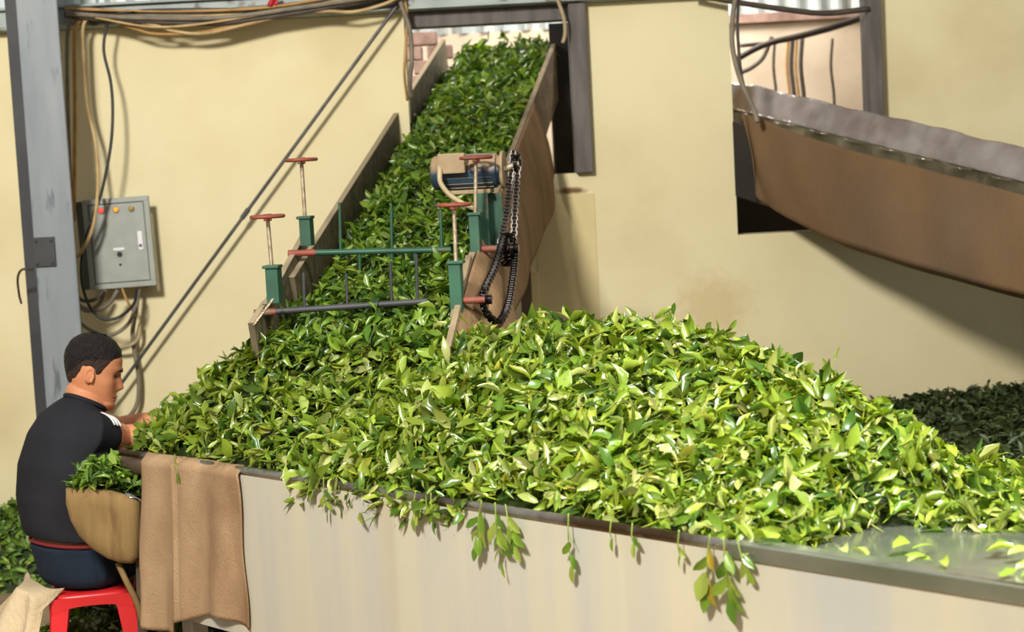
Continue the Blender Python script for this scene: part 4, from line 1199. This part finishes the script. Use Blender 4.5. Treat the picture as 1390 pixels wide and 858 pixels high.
def arm(sh, el, wr, side, R_):
    body.tube(spline([sh - (el - sh) * .1, sh.lerp(el, .35), sh.lerp(el, .75), el, el.lerp(wr, .25), el.lerp(wr, .6), wr], 3), list(np.interp(np.linspace(0, 1, 19), [0, .2, .42, .5, .62, .85, 1.0], [.054, .053, .049, .044, .043, .034, .027])), 16)
    d = (wr - el).normalized(); sd = (d.cross(Z)).normalized() * side; dwn = sd.cross(d) * side
    if dwn.z > 0: dwn = -dwn
    palm = [wr - d * .01, wr + d * .03, wr + d * .075, wr + d * .088]
    rgs = []
    for p, a, b in zip(palm, (.026, .036, .042, .038), (.020, .016, .014, .011)):
        rgs.append([p + sd * a * math.cos(t) + dwn * b * math.sin(t) for t in np.linspace(0, 2 * PI, 16, endpoint=False)])
    body.loft(rgs)
    for k, (o_, ln) in enumerate(((.030, .068), (.010, .076), (-.010, .071), (-.029, .056))):
        b0 = wr + d * .076 + sd * o_; c1 = b0 + d * ln * .45 + dwn * .006; c2 = c1 + (d * .75 + dwn * .65) * ln * .32; c3 = c2 + (d * .35 + dwn * .95) * ln * .26
        body.tube([b0 - d * .02, b0, c1, c2, c3], [.0095, .0095, .0088, .008, .0065], 10)
    t0 = wr + d * .022 + sd * .026; t1 = t0 + (d * .6 + sd * .75 + dwn * .2) * .035; t2 = t1 + (d * .9 + sd * .3 + dwn * .35) * .028; t3 = t2 + (d + dwn * .4) * .02
    body.tube([t0 - d * .01, t0, t1, t2, t3], [.013, .0125, .0105, .0095, .0075], 10)


arm(shR, elR, wrR, -1, Rh); arm(shL, elL, wrL, 1, -Rh)
hipR = Vector((-1.43, 5.60, .375)); hipL = Vector((-1.53, 5.735, .375))
knR = Vector((-1.215, 5.895, .40)); knL = Vector((-1.33, 6.04, .40)); ftR = Vector((-1.16, 5.93, .07)); ftL = Vector((-1.30, 6.11, .07))
for hp, kn, ft in ((hipR, knR, ftR), (hipL, knL, ftL)):
    body.tube(spline([hp, hp.lerp(kn, .5), kn, kn.lerp(ft, .3), ft], 4), list(np.interp(np.linspace(0, 1, 17), [0, .25, .5, .65, 1], [.07, .065, .05, .048, .034])), 16)
    toe = ft + Vector((Fh.x, Fh.y, 0)) * .15 - Z * .045
    body.loft([[ft - Fh * .04 - Z * .03 + Rh * .032 * math.cos(t) + Z * .035 * math.sin(t) for t in np.linspace(0, 2 * PI, 14, endpoint=False)],
               [ft + Fh * .03 - Z * .025 + Rh * .038 * math.cos(t) + Z * .040 * math.sin(t) for t in np.linspace(0, 2 * PI, 14, endpoint=False)],
               [ft + Fh * .11 - Z * .042 + Rh * .046 * math.cos(t) + Z * .022 * math.sin(t) for t in np.linspace(0, 2 * PI, 14, endpoint=False)],
               [ft + Fh * .17 - Z * .050 + Rh * .034 * math.cos(t) + Z * .013 * math.sin(t) for t in np.linspace(0, 2 * PI, 14, endpoint=False)]])
mesh_obj('body', fused(body, .0036, 3, .5), 'skin', per)

# shirt
sm_ = MB(); sm_.loft([ell(c, a * 1.0 + .006, b * 1.0 + .008, tilt=t) for c, a, b, t in [(Vector((-1.522, 5.66, .452)), .166, .126, .16)] + sp[2:8]] + [ell(sp[8][0] + Z * .006, .088, .07, tilt=.6)])
for sh, el, k in ((shR, elR, .44), (shL, elL, .44)):
    ctr_ = sp[6][0]; e2 = sh.lerp(el, k)
    sm_.tube([ctr_.lerp(sh, .35) , ctr_.lerp(sh, .75), sh + Z * .004, sh.lerp(el, .3), e2], [.085, .084, .078, .071, .068], 22)
mesh_obj('t_shirt', fused(sm_, .006, 10, .5), 'shirt', per)
cn_ = sp[8][0] + Z * .012
MB().tube([p for p in ell(cn_ + Z * .004, .076, .066, tilt=.5, sq=2.0)], .009, 8, closed=True).build('collar', 'shirt', per, smooth=True)
d_ = (elR - shR).normalized()
for k in range(3):      # white stripes over the shoulder seam
    c0 = shR + d_ * (.028 + .025 * k)
    sidev = Vector((.62, -.1, .78)); sidev = (sidev - d_ * sidev.dot(d_)).normalized(); ot = d_.cross(sidev)
    rad = .0765 - .003 * k
    MBs = MB(); MBs.grid(lambda u, v: c0 + d_ * .010 * v + (sidev * math.cos((u - .5) * .9) + ot * math.sin((u - .5) * .9)) * (rad + .001), 8, 2)
    MBs.build('sleeve_stripe', 'white', per, smooth=True, solid=.003)

# jeans
jn = MB(); jn.loft([ell(c, a + .004, b + .006, tilt=t) for c, a, b, t in [(Vector((-1.485, 5.665, .305)), .15, .11, 0)] + sp[:2] + [(Vector((-1.512, 5.66, .435)), .166, .126, .1)]])
for hp, kn, ft in ((hipR, knR, ftR), (hipL, knL, ftL)):
    jn.tube(spline([hp - (kn - hp) * .1, hp.lerp(kn, .5), kn, kn.lerp(ft, .35), ft + Z * .03], 4), list(np.interp(np.linspace(0, 1, 17), [0, .25, .5, .65, 1], [.092, .085, .068, .064, .056])), 18)
mesh_obj('jeans', fused(jn, .007, 8, .5), 'jeans', per)
wb = [p for p in ell(Vector((-1.514, 5.66, .442)), .166, .126, tilt=.12)]
MB().tube(wb, .006, 10, closed=True).build('waistband', 'crimson', per, smooth=True)

# hair, brows, eye, lips
def hairline(th):
    a = abs(th)
    return float(np.interp(a, [0, .45, .75, 1.0, 1.2, 1.38, 1.5, 1.62, 1.95, 2.15, 2.6, PI], [.070, .067, .062, .055, .030, -.006, -.004, .022, .018, -.02, -.052, -.062]))


def hair_mesh(lo_off, top_off, zfun, name, m):
    hm = MB(); nu, nv = 80, 30
    def fn(u, v):
        th = -PI + 2 * PI * u; z0 = zfun(th); zz_ = z0 + (.1218 - z0) * v
        off = np.interp(v, [0, .12, .45, 1], [-.003, lo_off, (lo_off + top_off) / 2, top_off])
        p = headpt(th, zz_, float(off)); 
        if v > .5 and zz_ > .08: p.z += .004 * (v - .5) * 2
        j = noise.noise(p * 90) * .0025
        return HW_(p + p.normalized() * j)
    hm.grid(fn, nu, nv); hm.ball(HW_(Vector((0, -.006, .124))), (.036, .032, .012), 16, 8, RH)
    return hm.build(name, m, per, smooth=True)


hair_mesh(.0025, .004, hairline, 'cropped_sides', 'stubble')
hair_mesh(.0028, .009, lambda th: max(hairline(th), float(np.interp(abs(th), [0, .7, 1.0, 1.4, 1.9, 2.3, PI], [.070, .064, .057, .040, .034, -.012, -.054])) + .006 * noise.noise(Vector((th * 9, 1, 2)))), 'hair', 'hair')
for sx in (-1, 1):
    br2 = MB(); br2.tube([HW_(headpt(sx * t, z, .0025)) for t, z in ((.20, .022), (.34, .027), (.50, .028), (.66, .022))], [.0022, .0038, .0034, .0018], 8)
    br2.build('eyebrow', 'hair', per, smooth=True)
    ey = MB(); ey.tube([HW_(headpt(sx * t, z, .0012)) for t, z in ((.26, .002), (.36, .005), (.48, .005), (.58, .002))], [.0015, .0036, .0036, .0015], 8)
    ey.build('eye', 'eye', per, smooth=True)
lp_ = MB()
for z in (-.0655, -.0755): lp_.tube([HW_(headpt(t, z, .0005)) for t in np.linspace(-.34, .34, 9)], [.0012, .003, .0042, .0046, .0046, .0046, .0042, .003, .0012], 8)
lp_.build('lips', 'lip', per, smooth=True)

# ================================================================== LIGHT
def area(name, loc, tgt, size, power, color):
    l = bpy.data.lights.new(name, 'AREA'); l.energy = power; l.size = size; l.shape = 'DISK'; l.color = color
    o = bpy.data.objects.new(name, l); C.objects.link(o); o.location = loc
    o.rotation_euler = (Vector(tgt) - Vector(loc)).to_track_quat('-Z', 'Y').to_euler(); return o


area('shed_lamp', (-1.75, .8, 4.1), (-.6, 6.5, 1.2), .75, 430, (1.0, .965, .90))
sl = area('heap_fill', (1.9, 2.3, 4.4), (1.05, 3.8, .85), 1.2, 78, (1.0, .98, .93)); sl.data.spread = math.radians(62)  # unseen fill light added to brighten the right of the heap
area('room_beyond_fill', (.9, 9.0, 3.3), (.9, 9.9, 2.0), .8, 60, (1.0, .93, .85))  # unseen light added to brighten the pale wall beyond
area('doorway_beyond_fill', (-1.3, 7.9, 3.0), (-.6, 9.0, 2.0), .5, 45, (1.0, .95, .9))  # unseen light added to brighten the bricks behind the doorway
w = bpy.data.worlds.new('world'); bpy.context.scene.world = w; w.use_nodes = True
w.node_tree.nodes['Background'].inputs[0].default_value = (1.0, .97, .92, 1); w.node_tree.nodes['Background'].inputs[1].default_value = .35
vs = bpy.context.scene.view_settings
vs.view_transform = 'Standard'; vs.look = 'None'; vs.gamma = 1; vs.use_curve_mapping = False; vs.exposure = 0.0
